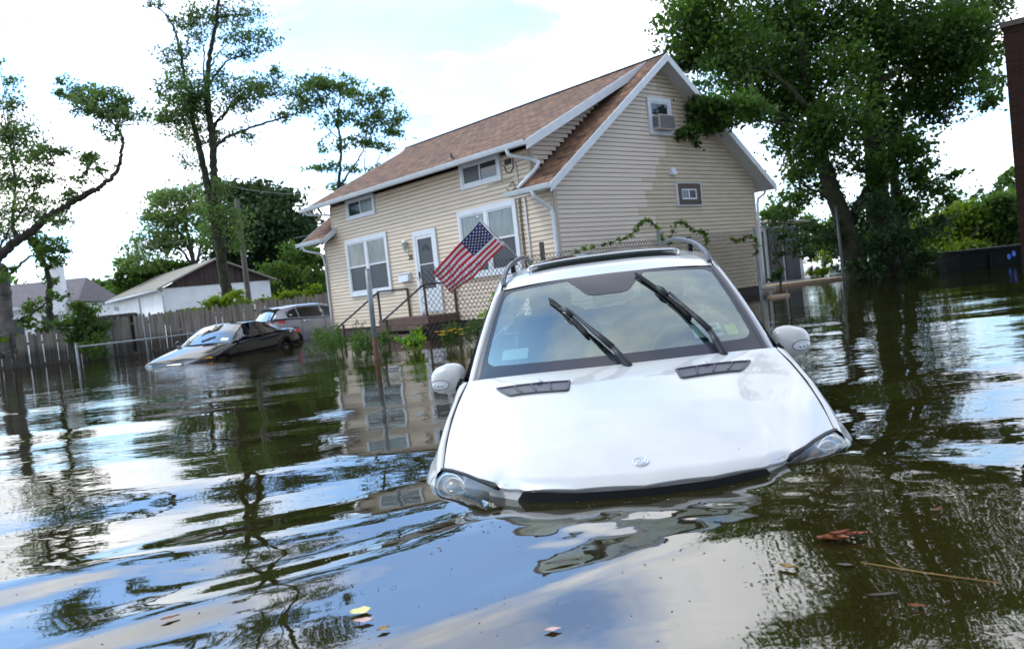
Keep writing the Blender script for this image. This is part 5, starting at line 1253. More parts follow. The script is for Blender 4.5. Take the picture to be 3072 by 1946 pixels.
for y0, y1, z1 in ((7.6, 9.6, 1.35), (10.2, 12.0, 1.35), (4.9, 6.5, 1.6)):
    b = MB(); b.box(-.05, .02, y0, y1, -1.5, z1); b.build('garage_door', M['roller'] if z1 < 1.5 else M['dark_screen'], GA)
b = MB(); b.box(-.05, .02, 1.2, 3.9, -1.0, 1.7); b.build('panel_door', M['white_trim'], GA)
b = MB(); b.box(4.6, 5.6, -.05, .02, .3, 1.35); b.build('boarded_window', mat('tan_board', (.42, .28, .18), .8), GA)
b = MB(); b.box(-.28, -.02, 11.0, 11.3, 2.3, 2.55); b.build('flood_light', M['gutter'], GA)
# far-left house
FH = put('bungalow', (-36.2, 58.5, 0), .09, 'distant white bungalow with mauve grey roof at the left edge', 'house')
b = MB(); b.box(-6, 5.0, 0, 8, -1.9, 3.35); b.build('wall', M['white_render'], FH)
b = MB(); P = [(-6.3, -.5, 3.4), (5.4, -.5, 3.4), (4.4, 4, 5.35), (-6.3, 4, 5.35)]; b.add(P, [(0, 1, 2, 3)]); b.add([(5.4, 8.5, 3.4), (-6.3, 8.5, 3.4), (-6.3, 4, 5.35), (4.4, 4, 5.35)], [(0, 1, 2, 3)]); b.add([(5.4, -.5, 3.4), (5.4, 8.5, 3.4), (4.4, 4, 5.35)], [(0, 1, 2)]); b.build('roof', M['dark_roof'], FH)
b = MB(); b.box(-6.3, 5.4, -.56, -.48, 3.2, 3.42); b.build('fascia', M['white_trim'], FH)
b = MB(); b.box(3.6, 4.6, -.9, -.1, 2.6, 6.05); b.build('chimney', M['white_render'], FH)
for x in (-3.4, .2, 2.6):
    b = MB(); b.box(x, x + 1.1, -.05, .02, 1.3, 2.6); b.build('window', M['dark_screen'], FH)
# dark outbuilding between bungalow and garage
OB = put('outbuilding', (-24.6, 49.0, 0), .12, 'small dark grey outbuilding between the bungalow and the white garage', 'outbuilding')
b = MB(); b.box(-1.2, 1.6, 0, 3, -1.9, 1.75); b.build('wall', mat('grey_block', (.11, .12, .13), .8, var=.2, vscale=2), OB); b = MB(); b.box(-1.5, 1.9, -.3, 3.2, 1.752, 1.95); b.build('roof', M['foundation'], OB)
# shed with grey panels right of the house
SH = put('shed', (8.15, 27.6, 0), math.atan2(.60, .80), 'grey panelled shed with white strips, right of the house behind vines', 'shed')
M['grey_panel'] = mat('slate_grey_panel', (.085, .088, .098), .7, var=.2, vscale=3, stretch=(2, 2, .3))
b = MB(); b.box(0, 3.3, .03, 2.4, -1.9, 2.1); b.build('wall', M['white_render'], SH)
for x0, x1 in ((.30, 1.02), (1.28, 2.02), (2.20, 3.02)):
    b = MB(); b.box(x0, x1, -.02, .028, .12, 2.0 if x0 > .5 else 1.9); b.build('panel', M['grey_panel'], SH)
b = MB(); P = [(-.2, -.25, 2.12), (3.5, -.25, 2.12), (3.5, 2.7, 2.5), (-.2, 2.7, 2.5)]; Q = [(x, y, z + .08) for x, y, z in P]; b.add(P + Q, [(3, 2, 1, 0), (4, 5, 6, 7), (0, 1, 5, 4), (1, 2, 6, 5), (2, 3, 7, 6), (3, 0, 4, 7)]); b.build('roof', M['grey_roof'], SH)
# low timber jetty strip
M['pale_board'] = mat('pale_tan_boards', (.40, .29, .19), .8, var=.3, vscale=9, stretch=(6, 1, 1))  # pale tan is the boards' own colour, varied by noise
DK = put('boardwalk', (8.3, 25.4, 0), math.atan2(.44, .90), 'low strip of pale boards just above the water by the grey shed', 'boardwalk')
b = MB()
for k in range(26): b.box(.13*k, .13*k + .115, 0, 1.15, .07, .105)
b.build('deck_boards', M['pale_board'], DK)
b = MB(); b.box(-.02, 3.38, -.035, -.002, -.02, .068); b.build('edge_beam', M['pale_board'], DK)
# skip container at the right
DP = put('dumpster', PS(2885, 803, 24.0) * V3(1, 1, 0), math.atan2(-.10, 1), 'dark green dumpster with blue dots and a white sign at the right edge', 'dumpster')
M['dk_green'] = mat('dark_green_steel', (.006, .011, .010), .6, spec=.12, var=.3, vscale=3)
b = MB(); b.add([(0, 0, -1.0), (3.6, 0, -1.0), (3.6, 1.7, -1.0), (0, 1.7, -1.0), (-.02, -.04, .50), (3.6, -.04, .50), (3.6, 1.7, .50), (-.02, 1.7, .50)], [(0, 3, 2, 1), (4, 5, 6, 7), (0, 1, 5, 4), (1, 2, 6, 5), (2, 3, 7, 6), (3, 0, 4, 7)]); b.build('bin', M['dk_green'], DP)
b = MB(); b.box(-.06, 3.64, -.09, 1.74, .501, .56); b.build('rim', mat('dirty_rim', (.02, .02, .018), .8, spec=.1, var=.5, vscale=6), DP)
for x in (.75, 1.75):
    b = MB(); b.box(x, x + .09, -.11, -.03, -.9, .36); b.build('rib', M['dk_green'], DP)
for x, z, m in ((1.32, .24, 'blue_dot'), (1.46, .31, 'violet_dot')):
    b = MB(); b.disc((x, -.048, z), (0, -1, .02), .052, 18, 0, .085); b.build('sticker_dot', mat(m, (.012, .16, .60) if m == 'blue_dot' else (.13, .16, .62), .4), DP)
b = MB(); b.quad((1.72, -.052, .02), (2.5, -.052, .02), (2.5, -.062, .46), (1.66, -.062, .46)); SG = b.build('sign', M['white_trim'], DP)
b = MB(); b.quad((1.78, -.064, .14), (2.4, -.064, .14), (2.4, -.068, .32), (1.76, -.068, .32)); b.build('sign_red', mat('sign_red', (.5, .03, .03), .5), SG)
b = MB(); b.quad((1.75, -.068, .37), (2.4, -.068, .37), (2.4, -.069, .40), (1.74, -.069, .40)); b.build('sign_line', M['trim_black'], SG)
# brick building at the right edge of the frame
def brick_mat():
    m, nt, bb = nodes('dark_red_brick'); tc = nt.nodes.new('ShaderNodeTexCoord'); mp = nt.nodes.new('ShaderNodeMapping'); mp.inputs['Rotation'].default_value = (math.pi/2, 0, 0); lk(nt, tc.outputs['Object'], mp.inputs[0])
    br = nt.nodes.new('ShaderNodeTexBrick'); lk(nt, mp.outputs[0], br.inputs['Vector']); br.inputs['Scale'].default_value = 1; br.inputs['Brick Width'].default_value = .21; br.inputs['Row Height'].default_value = .075; br.inputs['Mortar Size'].default_value = .008
    br.inputs['Color1'].default_value = (.032, .012, .009, 1); br.inputs['Color2'].default_value = (.020, .008, .007, 1); br.inputs['Mortar'].default_value = (.022, .018, .016, 1); lk(nt, br.outputs['Color'], bb.inputs['Base Color']); bb.inputs['Roughness'].default_value = .9; bb.inputs['Specular IOR Level'].default_value = .1; return m
p = PS(3008, 85, 18.0)
BB = put('brick_building', (p[0], 18.0, 0), -.66, 'tall dark red brick building cut off by the right edge of the photo', 'building')
b = MB(); b.box(0, 3.2, 0, 3.0, -1.9, p[2]); b.build('wall', brick_mat(), BB)
b = MB(); b.box(-.05, 3.25, -.05, 3.05, p[2] + .002, p[2] + .12); b.build('coping', M['foundation'], BB)

# ------------------------------------------------------------------ utility pole and wires
UP = put('utility_pole', (-12.55, 39.5, 0), 0, 'plain wooden utility pole in front of the white garage', 'pole')
b = MB(); b.tube([(0, 0, -1.9), (0, 0, 6.6)], [.15, .11], 10); b.build('shaft', M['post_wood'], UP, smooth=True)
b = MB(); b.box(-.07, .07, -.16, -.09, 5.1, 5.45); b.build('bracket', M['iron'], UP)
def wire(label, A, B, sag, r=.012):
    A, B = V3(*A), V3(*B); pts = [tuple(lerp(A, B, t) - A - V3(0, 0, sag*4*t*(1-t))) for t in np.linspace(0, 1, 22)]
    b = MB(); b.tube(pts, r, 5, cap=False); o = b.build('power_line', mat('wire_grey', (.10, .10, .10), .6) if 'wire_grey' not in bpy.data.materials else bpy.data.materials['wire_grey'], None, smooth=True); o.location = tuple(A); return tag(o, label, 'wire', 'overhead wires')
wire('upper overhead wire crossing the sky behind the two-stemmed tree', PS(-200, 462, 46), PS(1150, 508, 42), .15, .016)
wire('middle overhead wire running left from the utility pole top', PS(-150, 560, 40), (-12.55, 39.4, 6.4), .12, .010)
wire('lowest thin overhead wire above the bungalow chimney', PS(-150, 802, 52), PS(560, 720, 46), .2, .012)
a_ = hp(8.75, -.05, 3.62); wire('service wire sweeping along the dormer to the meter cables', PS(700, 560, 39.4), a_, .5, .010)
a_ = hp(8.86, -.05, 3.30); wire('lower service wire under the dormer windows', hp(-3.0, .5, 3.35), a_, .1, .009)

# ------------------------------------------------------------------ trees
LEAF_MID = leaf_mat('mid_green_leaves', (.032, .070, .016), (.095, .18, .035), .5)
LEAF_PALE = leaf_mat('pale_green_leaves', (.07, .13, .042), (.19, .28, .095), .52)
LEAF_DARK = leaf_mat('deep_green_leaves', (.014, .036, .013), (.045, .092, .026), .35)
LEAF_BIG = leaf_mat('backlit_maple_leaves', (.020, .050, .013), (.090, .185, .032), .5)
LEAF_YG = leaf_mat('yellow_green_leaves', (.06, .115, .012), (.18, .27, .03), .5)
def D(Y, *pts): return [tuple(PD(x, y, Y)) for x, y in pts]
def C(Y, lst, rng=None, depth=1.0):
    """clumps given where they stand in the view: (x, y, rx, ry, leaves, sprays) at distance about Y, spread in depth"""
    out = []; rng = rng or np.random.default_rng(11)
    for x, y, rx, ry, n, s in lst:
        Yc = Y + rng.uniform(-1, 1)*depth; k = Yc/FPX*1.27628
        out.append((tuple(PD(x, y, Yc)), (rx*k, (rx + ry)*.5*k*1.1, ry*k), n, s))
    return out

LEAF_LOC = leaf_mat('locust_leaves', (.045, .088, .028), (.125, .21, .060), .55)
def more(cl, f): return [(c, r, int(n*f), s) for c, r, n, s in cl]
# tall two-stemmed locust
TY = 34.0
base = PD(541, 760, TY)
stemR = D(TY, (541, 790), (538, 735), (524, 620), (512, 540), (506, 470), (503, 400), (497, 320), (489, 250), (487, 190), (493, 130), (505, 70), (512, 10), (516, -60))
stemL = D(TY, (520, 600), (500, 500), (486, 430), (470, 350), (457, 300), (446, 240)); stemL2 = D(TY - .4, (446, 245), (436, 190), (425, 130), (410, 70), (380, 25), (345, 5))
br = [(stemR, .27, .05), (stemL, .20, .09), (stemL2, .085, .02), (D(TY - .6, (504, 350), (530, 325), (580, 303), (640, 284), (690, 268), (715, 262)), .075, .025), (D(TY + .5, (500, 330), (508, 290), (525, 268), (556, 240), (600, 228)), .07, .02),
      (D(TY - .3, (489, 200), (515, 165), (540, 140), (590, 128), (640, 118)), .06, .015), (D(TY + .4, (487, 215), (478, 170), (478, 110), (450, 60)), .055, .015), (D(TY + .2, (488, 170), (510, 130), (540, 100)), .05, .015), (D(TY + .6, (494, 300), (530, 270), (548, 235), (600, 210), (650, 195)), .05, .012), (D(TY - .5, (455, 290), (430, 270), (395, 285)), .04, .01), (D(TY, (480, 455), (495, 430), (503, 410)), .05, .05)]
cl = C(TY, [(455, 205, 44, 30, 1000, 13), (430, 245, 45, 30, 1000, 13), (470, 265, 38, 38, 1000, 12), (395, 205, 28, 18, 400, 7), (405, 285, 42, 24, 650, 10), (440, 305, 36, 22, 500, 8), (375, 270, 20, 14, 180, 5), (560, 215, 44, 26, 750, 11), (610, 190, 40, 22, 600, 9), (640, 215, 26, 18, 330, 6), (570, 245, 40, 16, 420, 8), (520, 190, 26, 26, 330, 7), (650, 175, 16, 12, 140, 4),
      (600, 95, 46, 18, 520, 9), (545, 85, 30, 16, 300, 7), (560, 35, 48, 24, 620, 10), (500, 30, 44, 26, 560, 10), (525, -30, 75, 30, 900, 14), (450, 30, 36, 20, 330, 8), (415, 60, 28, 18, 240, 6), (400, 130, 24, 20, 240, 6), (440, 110, 26, 18, 230, 6), (470, 75, 26, 26, 280, 6), (560, 128, 42, 12, 280, 7), (360, 10, 24, 12, 150, 5), (425, 165, 26, 22, 300, 6), (575, 325, 24, 14, 150, 5), (525, 320, 24, 20, 220, 6), (460, 345, 26, 30, 280, 8), (430, 375, 16, 22, 120, 5), (660, 275, 30, 10, 180, 6),
      (495, 500, 26, 34, 380, 8), (520, 440, 26, 24, 250, 6), (470, 420, 22, 22, 160, 5), (550, 520, 32, 34, 500, 8), (560, 570, 26, 30, 360, 7), (478, 540, 30, 32, 380, 8)])
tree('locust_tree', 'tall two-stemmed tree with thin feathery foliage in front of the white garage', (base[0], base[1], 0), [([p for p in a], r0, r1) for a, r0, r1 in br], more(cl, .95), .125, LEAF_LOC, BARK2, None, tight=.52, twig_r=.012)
# tree behind the house
TY = 40.0
br = [(D(TY, (800, 480), (796, 440), (800, 390), (800, 330), (793, 290), (798, 240), (803, 200)), .10, .03), (D(TY, (798, 440), (825, 400), (850, 360), (870, 320), (885, 280)), .06, .015), (D(TY + .5, (860, 420), (857, 370), (862, 320)), .035, .012), (D(TY, (800, 330), (770, 300), (740, 260), (715, 240)), .035, .012), (D(TY, (795, 290), (760, 240), (735, 200)), .03, .01), (D(TY, (885, 390), (900, 340), (920, 300)), .03, .01)]
cl = C(TY, [(700, 215, 24, 22, 340, 6), (735, 190, 36, 22, 600, 8), (715, 245, 36, 22, 480, 8), (780, 190, 34, 18, 460, 7), (765, 225, 30, 22, 400, 7), (820, 205, 34, 20, 480, 7), (860, 235, 38, 22, 560, 8), (905, 225, 18, 16, 220, 4), (905, 275, 30, 24, 430, 7), (940, 275, 18, 20, 260, 5), (930, 315, 24, 16, 280, 5), (870, 290, 34, 22, 420, 7), (820, 270, 32, 18, 320, 6), (780, 285, 26, 18, 280, 6), (850, 335, 32, 16, 320, 6), (895, 350, 24, 14, 220, 5), (800, 345, 22, 16, 200, 5), (760, 395, 30, 10, 200, 6), (745, 400, 18, 8, 100, 3), (890, 400, 22, 10, 130, 4), (800, 440, 26, 12, 160, 4), (830, 395, 18, 10, 120, 4), (755, 345, 14, 14, 90, 4), (865, 440, 24, 8, 120, 4)])
tree('slender_tree', 'slender open-crowned tree rising behind the left end of the house roof', tuple(PD(800, 520, TY)*V3(1, 1, 0)), br, more(cl, .85), .16, LEAF_LOC, BARK, None, tight=.46)
# rounded dark tree and its neighbours behind the garage
TY = 62.0
rngb = np.random.default_rng(5)
tree('maple_tree', 'broad dark rounded tree standing behind the garage and the utility pole', tuple(PD(640, 700, TY)*V3(1, 1, 0)), [(D(TY, (640, 720), (640, 620), (630, 520)), .5, .2)],
     C(TY, [(560, 450, 60, 34, 1500, 12), (620, 470, 64, 40, 1700, 13), (670, 500, 60, 46, 1700, 13), (560, 520, 62, 50, 1700, 13), (620, 540, 66, 50, 1800, 13), (690, 560, 52, 44, 1400, 12), (730, 540, 26, 36, 600, 8), (520, 580, 50, 48, 1300, 11), (590, 600, 60, 44, 1500, 12), (660, 620, 60, 44, 1500, 12), (720, 610, 40, 42, 900, 10), (530, 640, 44, 30, 700, 8)], rngb, 2.0), .36, LEAF_DARK, BARK, None, tight=.36)
TY = 56.0
tree('birch_tree', 'pale airy light green tree left of the dark rounded tree', tuple(PD(455, 690, TY)*V3(1, 1, 0)), [(D(TY, (462, 700), (455, 620), (445, 560), (430, 500)), .22, .08), (D(TY, (458, 640), (475, 570), (490, 520)), .14, .05), (D(TY, (456, 630), (420, 580), (390, 560)), .12, .04), (D(TY, (460, 660), (448, 600), (410, 530)), .12, .04)],
     C(TY, [(400, 470, 40, 26, 520, 10), (440, 460, 36, 24, 480, 9), (370, 510, 32, 28, 420, 9), (410, 520, 44, 30, 560, 11), (450, 510, 40, 34, 520, 10), (350, 560, 34, 28, 400, 9), (400, 575, 40, 28, 430, 10), (440, 560, 34, 28, 340, 9), (320, 590, 28, 24, 260, 7), (340, 620, 40, 26, 420, 8), (470, 480, 22, 24, 240, 6), (370, 470, 24, 18, 200, 5), (300, 630, 22, 18, 200, 5)], np.random.default_rng(6), 1.5), .27, LEAF_PALE, BARK, None, tight=.42)
TY = 58.0
tree('bushy_tree', 'low mid-green bushy tree behind the garage roof', tuple(PD(340, 690, TY)*V3(1, 1, 0)), [(D(TY, (345, 710), (340, 650)), .2, .1)], C(TY, [(300, 645, 36, 24, 700, 8), (350, 645, 44, 26, 900, 10), (400, 630, 40, 26, 800, 9), (310, 675, 40, 20, 600, 8), (290, 620, 22, 14, 260, 5)], None, 1.5), .30, LEAF_MID, BARK, None)
TY = 52.0
tree('young_tree', 'leafy yellowish tree between the utility pole and the house corner', tuple(PD(690, 700, TY)*V3(1, 1, 0)), [(D(TY, (690, 720), (690, 640), (695, 580)), .15, .06)], C(TY, [(700, 590, 34, 28, 560, 9), (650, 640, 44, 26, 640, 9), (700, 650, 44, 30, 700, 10), (750, 650, 30, 34, 520, 8), (660, 680, 40, 20, 420, 7), (720, 690, 44, 18, 420, 7), (755, 600, 22, 22, 260, 6)], None, 1.5), .25, LEAF_MID, BARK, None)
# far wooded hill
WV, WF, WT = [], [], []; off = 0
for x, y, rx, ry, n in ((150, 712, 80, 20, 2200), (60, 700, 60, 22, 1400), (230, 690, 50, 26, 1800), (265, 705, 40, 30, 1400), (-60, 690, 90, 40, 1800), (330, 720, 80, 22, 1500), (520, 720, 160, 26, 2500), (760, 690, 80, 50, 2000), (860, 700, 120, 40, 2000)):
    for c, r, nn, s in C(130.0, [(x, y, rx, ry, n, 26)], None, 8): 
        p, tone, _ = clump_points(c, r, nn, RNG, 26, .3); V, F = leaf_quads(p, 1.1); WV.append(V); WF.append(F + off); WT.append(tone); off += len(V)
tag(np_mesh('distant_wood', np.vstack(WV), np.vstack(WF), LEAF_MID, None, attr=np.concatenate(WT)), 'far-off line of woodland seen between the houses on the left', 'wood', None, 'stuff')
# green growth spilling over the stockade fence
def bush(label, Y, lst, leaf, m, seed, cat='bush', name='shrub', group=None):
    cl = C(Y, lst, np.random.default_rng(seed), .5); x = lst[0]; bs = PD(x[0], x[1], Y)
    tree(name, label, (bs[0], bs[1], 0), [([(bs[0], bs[1], -1.0), (bs[0] + .05, bs[1], bs[2]*.5), (bs[0], bs[1] + .1, max(.3, bs[2]))], .05, .02)], cl, leaf, m, BARK, group, cat, trunk='stem', twig_r=.012)
bush('bright yellow-green shrub behind the picket fence at the foot of the tall tree', 31.5, [(520, 712, 26, 20, 500, 7), (495, 722, 22, 16, 360, 6), (560, 705, 26, 20, 480, 7), (585, 715, 24, 14, 320, 6)], .13, LEAF_YG, 1, group='shrubs behind the picket fence')
bush('green shrub topping the picket fence under the garage window', 31.0, [(420, 742, 34, 12, 420, 8), (455, 735, 26, 12, 340, 6), (380, 752, 24, 10, 220, 5)], .12, LEAF_YG, 2, group='shrubs behind the picket fence')
bush('leafy shrub behind the picket fence beside the utility pole', 32.5, [(640, 708, 32, 14, 440, 7), (690, 698, 34, 16, 480, 8), (735, 690, 26, 18, 360, 6)], .14, LEAF_YG, 3, group='shrubs behind the picket fence')
bush('vine-smothered bush hanging over the picket fence, left of the pipe rail', 27.6, [(190, 745, 44, 26, 1000, 10), (165, 765, 32, 22, 520, 8), (215, 770, 34, 28, 700, 9), (225, 820, 30, 36, 560, 9), (200, 790, 34, 26, 600, 9), (240, 860, 22, 22, 240, 6), (185, 715, 20, 10, 160, 5)], .115, LEAF_MID, 4)
bush('low green weeds on the stockade fence at the far left edge', 26.8, [(20, 780, 20, 10, 150, 4), (5, 795, 16, 10, 110, 3)], .11, LEAF_YG, 9, 'bush', 'shrub', 'shrubs behind the picket fence')

# leaning tree at the left edge
TY = 27.5
br = [(D(TY, (-40, 640), (10, 590), (40, 565), (75, 542), (110, 512), (150, 487), (190, 463), (225, 445)), .17, .10), (D(TY, (225, 445), (258, 422), (278, 395), (284, 360), (288, 335), (284, 312), (268, 292), (250, 275)), .085, .03), (D(TY, (268, 292), (240, 270), (215, 250)), .03, .012), (D(TY + .3, (258, 425), (235, 410), (205, 398)), .035, .012), (D(TY, (170, 475), (165, 450)), .025, .01), (D(TY, (40, 565), (30, 520), (35, 440), (25, 340)), .09, .02), (D(TY, (-20, 620), (10, 560), (60, 480), (90, 430), (130, 390)), .05, .012), (D(TY, (205, 398), (190, 375), (165, 362)), .015, .008)]
cl = C(TY, [(230, 225, 40, 16, 420, 8), (265, 232, 34, 22, 480, 8), (290, 248, 22, 20, 260, 5), (215, 250, 34, 18, 320, 7), (250, 258, 36, 18, 380, 7), (160, 228, 22, 14, 170, 5), (150, 190, 13, 10, 90, 3), (135, 222, 14, 10, 90, 3), (190, 205, 26, 12, 160, 5), (250, 300, 22, 16, 150, 5), (280, 265, 24, 16, 220, 5), (340, 265, 16, 12, 110, 4), (300, 280, 14, 10, 80, 3), (215, 380, 26, 16, 260, 6), (195, 418, 22, 12, 160, 5), (235, 395, 16, 12, 110, 4), (162, 460, 18, 16, 160, 5), (260, 325, 16, 10, 70, 3), (205, 370, 16, 10, 90, 4),
      (20, 240, 30, 22, 260, 6), (35, 190, 16, 14, 110, 4), (10, 300, 50, 36, 620, 10), (60, 320, 46, 34, 520, 10), (100, 360, 40, 18, 320, 7), (130, 350, 28, 14, 180, 5), (30, 380, 56, 34, 620, 11), (20, 440, 56, 30, 620, 10), (70, 430, 40, 26, 360, 8), (110, 420, 34, 14, 200, 6), (20, 500, 56, 34, 640, 10), (80, 500, 40, 26, 380, 8), (130, 515, 30, 18, 200, 6), (15, 550, 44, 24, 380, 8), (100, 475, 30, 16, 200, 6), (0, 150, 18, 12, 80, 3)], np.random.default_rng(21), 1.2)
tree('leaning_tree', 'tree at the left edge with a long dark limb leaning over to the right', (-19.2, TY, 0), br, more(cl, 1.0), .115, LEAF_LOC, BARK, None, tight=.48)
TY = 29.5
br = [(D(TY, (118, 790), (118, 735), (114, 700), (116, 660), (105, 620), (88, 590), (70, 565), (66, 540)), .14, .05), (D(TY - .5, (2, 665), (30, 640), (60, 610), (92, 590)), .07, .03), (D(TY, (40, 755), (70, 740), (100, 718), (120, 700)), .05, .03)]
cl = C(TY, [(110, 570, 32, 20, 330, 7), (150, 575, 26, 16, 220, 6), (105, 605, 30, 22, 340, 7), (130, 620, 20, 16, 170, 5), (85, 560, 24, 18, 220, 6), (118, 650, 18, 18, 160, 5), (90, 730, 26, 30, 240, 7), (75, 760, 26, 20, 200, 6), (140, 690, 20, 16, 130, 5), (105, 770, 20, 16, 120, 4)], np.random.default_rng(22), .8)
tree('crooked_tree', 'small crooked tree with a bare side branch in front of the bungalow', tuple(PD(118, 790, TY)*V3(1, 1, 0)), br, cl, .125, LEAF_MID, BARK2, None)
TY = 27.0
tree('ivy_trunk', 'thick grey trunk rising from the fence at the far left edge', tuple(PD(18, 800, TY)*V3(1, 1, 0)), [(D(TY, (24, 830), (18, 780), (14, 720), (10, 670), (0, 620)), .24, .18), (D(TY, (-4, 840), (-10, 760), (-14, 690)), .2, .16)], C(TY, [(0, 650, 24, 16, 160, 5), (20, 630, 20, 12, 100, 4)]), .11, LEAF_MID, mat('grey_trunk_bark', (.11, .10, .09), .95, var=.4, vscale=4, bump=.8, bscale=8), None)

# ------------------------------------------------------------------ the big vine-covered tree on the right
TY = 25.0
bb = PD(2060, 655, TY)
br = [(D(TY, (2020, 670), (2005, 610), (1990, 540), (1965, 470), (1940, 400), (1918, 320), (1905, 250), (1890, 150), (1880, 40), (1870, -80)), .36, .12), (D(TY + .8, (2095, 670), (2080, 600), (2068, 520), (2062, 440), (2056, 360), (2052, 280), (2060, 180), (2075, 80), (2085, -60), (2100, -250)), .46, .16), (D(TY + .3, (1990, 540), (2020, 480), (2050, 430), (2062, 400)), .18, .14), (D(TY + 1.2, (2140, 665), (2135, 590), (2120, 520), (2105, 440), (2098, 350), (2130, 240), (2180, 120)), .28, .08),
      (D(TY - .8, (1905, 260), (1850, 200), (1780, 160), (1700, 150), (1620, 145)), .10, .025), (D(TY - 1.0, (1918, 330), (1860, 300), (1780, 280), (1700, 300), (1640, 320)), .08, .02), (D(TY, (2060, 200), (2150, 150), (2240, 140), (2310, 180)), .11, .03), (D(TY, (2055, 330), (2140, 300), (2220, 290)), .08, .02), (D(TY, (2065, 480), (2130, 450), (2200, 420), (2250, 405)), .05, .012), (D(TY - .5, (1965, 470), (1900, 440), (1850, 420)), .06, .015), (D(TY, (2075, 80), (1950, -40), (1850, -120)), .10, .03), (D(TY, (2090, -100), (2220, -160), (2320, -220)), .10, .03)]
rb_ = np.random.default_rng(31)
L_ = []
def add(x, y, rx, ry, n, s): L_.append((x, y, rx, ry, n, s))
for x, y, rx, ry, n, s in ((1610, 40, 60, 50, 1100, 12), (1680, 30, 70, 50, 1700, 14), (1650, 110, 70, 40, 1100, 12), (1600, 150, 40, 18, 420, 8), (1740, 110, 66, 50, 1300, 13), (1720, 190, 60, 40, 900, 12), (1780, 50, 70, 60, 1900, 15), (1820, 140, 66, 60, 1800, 14), (1800, 230, 60, 46, 1200, 12), (1740, 260, 46, 26, 520, 9), (1860, 60, 66, 66, 2000, 15), (1900, 170, 60, 70, 1900, 15), (1870, 260, 56, 56, 1500, 13), (1920, 330, 50, 60, 1300, 12), (1850, 340, 44, 44, 750, 10), (1880, 410, 40, 40, 620, 9), (1850, 470, 40, 28, 430, 8), (1830, 520, 34, 20, 260, 6), (1960, 60, 66, 66, 2000, 15), (2000, 180, 60, 70, 1900, 14), (1990, 290, 54, 64, 1500, 12), (2050, 50, 66, 66, 2000, 15), (2100, 160, 64, 66, 1900, 14), (2090, 270, 58, 56, 1500, 12), (2140, 60, 66, 66, 1900, 15), (2190, 150, 62, 60, 1700, 13), (2170, 250, 56, 46, 1200, 11), (2240, 70, 60, 60, 1600, 13), (2280, 160, 54, 46, 1100, 11), (2240, 210, 50, 30, 700, 9), (2310, 80, 44, 50, 900, 10), (2320, 190, 34, 30, 420, 7), (2345, 240, 26, 20, 220, 5), (2260, 25, 50, 40, 900, 10), (2330, 20, 40, 30, 500, 8),
      (2150, 340, 44, 34, 620, 9), (2110, 390, 46, 40, 800, 9), (2170, 400, 36, 26, 420, 7), (2190, 450, 40, 18, 330, 7), (2240, 410, 20, 9, 90, 4), (2225, 470, 26, 10, 120, 4), (2140, 470, 44, 30, 700, 9), (2040, 420, 34, 40, 420, 7), (1950, 430, 34, 34, 380, 7), (2010, 380, 28, 30, 260, 6), (2060, 500, 44, 44, 900, 10), (1990, 520, 46, 40, 900, 10), (1950, 560, 40, 34, 620, 9), (2020, 570, 50, 40, 1000, 11), (2090, 570, 54, 44, 1200, 11), (2150, 560, 50, 40, 950, 10), (2050, 630, 50, 30, 900, 10), (2110, 630, 56, 30, 1000, 10), (2170, 615, 40, 30, 700, 9), (2190, 520, 40, 30, 560, 8), (1900, 540, 36, 26, 380, 7), (1870, 570, 30, 20, 240, 6), (2130, 660, 30, 14, 300, 6),
      (1700, 80, 50, 40, 700, 9), (1640, 195, 30, 18, 160, 5),
      # above the frame
      (1640, -70, 80, 60, 1200, 12), (1760, -90, 90, 70, 1700, 14), (1880, -110, 95, 80, 1900, 15), (2010, -120, 100, 90, 2000, 15), (2140, -120, 95, 80, 1900, 15), (2260, -90, 85, 70, 1500, 13), (2350, -60, 60, 50, 700, 9), (1820, -240, 100, 80, 1600, 14), (1960, -270, 110, 90, 1800, 15), (2100, -270, 110, 90, 1800, 15), (2230, -230, 90, 70, 1300, 12), (1980, -420, 110, 80, 1300, 12), (2110, -420, 100, 80, 1200, 12)):
    add(x, y, rx, ry, n, s)
ivy = C(TY, [q for q in L_ if q[1] >= 480], rb_, 1.0); cl = C(TY, [q for q in L_ if q[1] < 480], rb_, 2.2)
# the low branch that hangs in front of the gable
cl += C(20.5, [(1640, 270, 34, 26, 300, 6), (1660, 240, 36, 24, 340, 6), (1700, 250, 40, 26, 360, 7), (1625, 300, 26, 16, 170, 5), (1640, 330, 14, 18, 70, 3), (1690, 290, 34, 20, 200, 5), (1590, 320, 14, 8, 40, 2), (1740, 240, 40, 24, 260, 6), (1775, 265, 34, 22, 200, 5)], rb_, .5)
br.append(([tuple(PD(1918, 330, TY)), tuple(PD(1840, 270, 23.5)), tuple(PD(1760, 235, 21.8)), tuple(PD(1690, 250, 20.7)), tuple(PD(1630, 290, 20.4))], .06, .012))
SHT = tree('shade_tree', 'huge dark vine-covered multi-trunk tree towering right of the house', (bb[0], bb[1], 0), br, more(cl, 1.0), .150, LEAF_BIG, BARK2, None, tight=.50, up=.5, twig_r=.012)
crown('ivy', [(V3(*c) - V3(bb[0], bb[1], 0), (r[0]*.9, r[1]*.6, r[2]*.9), int(n*.6), s) for c, r, n, s in ivy], .14, LEAF_DARK, SHT, None, tight=.42)
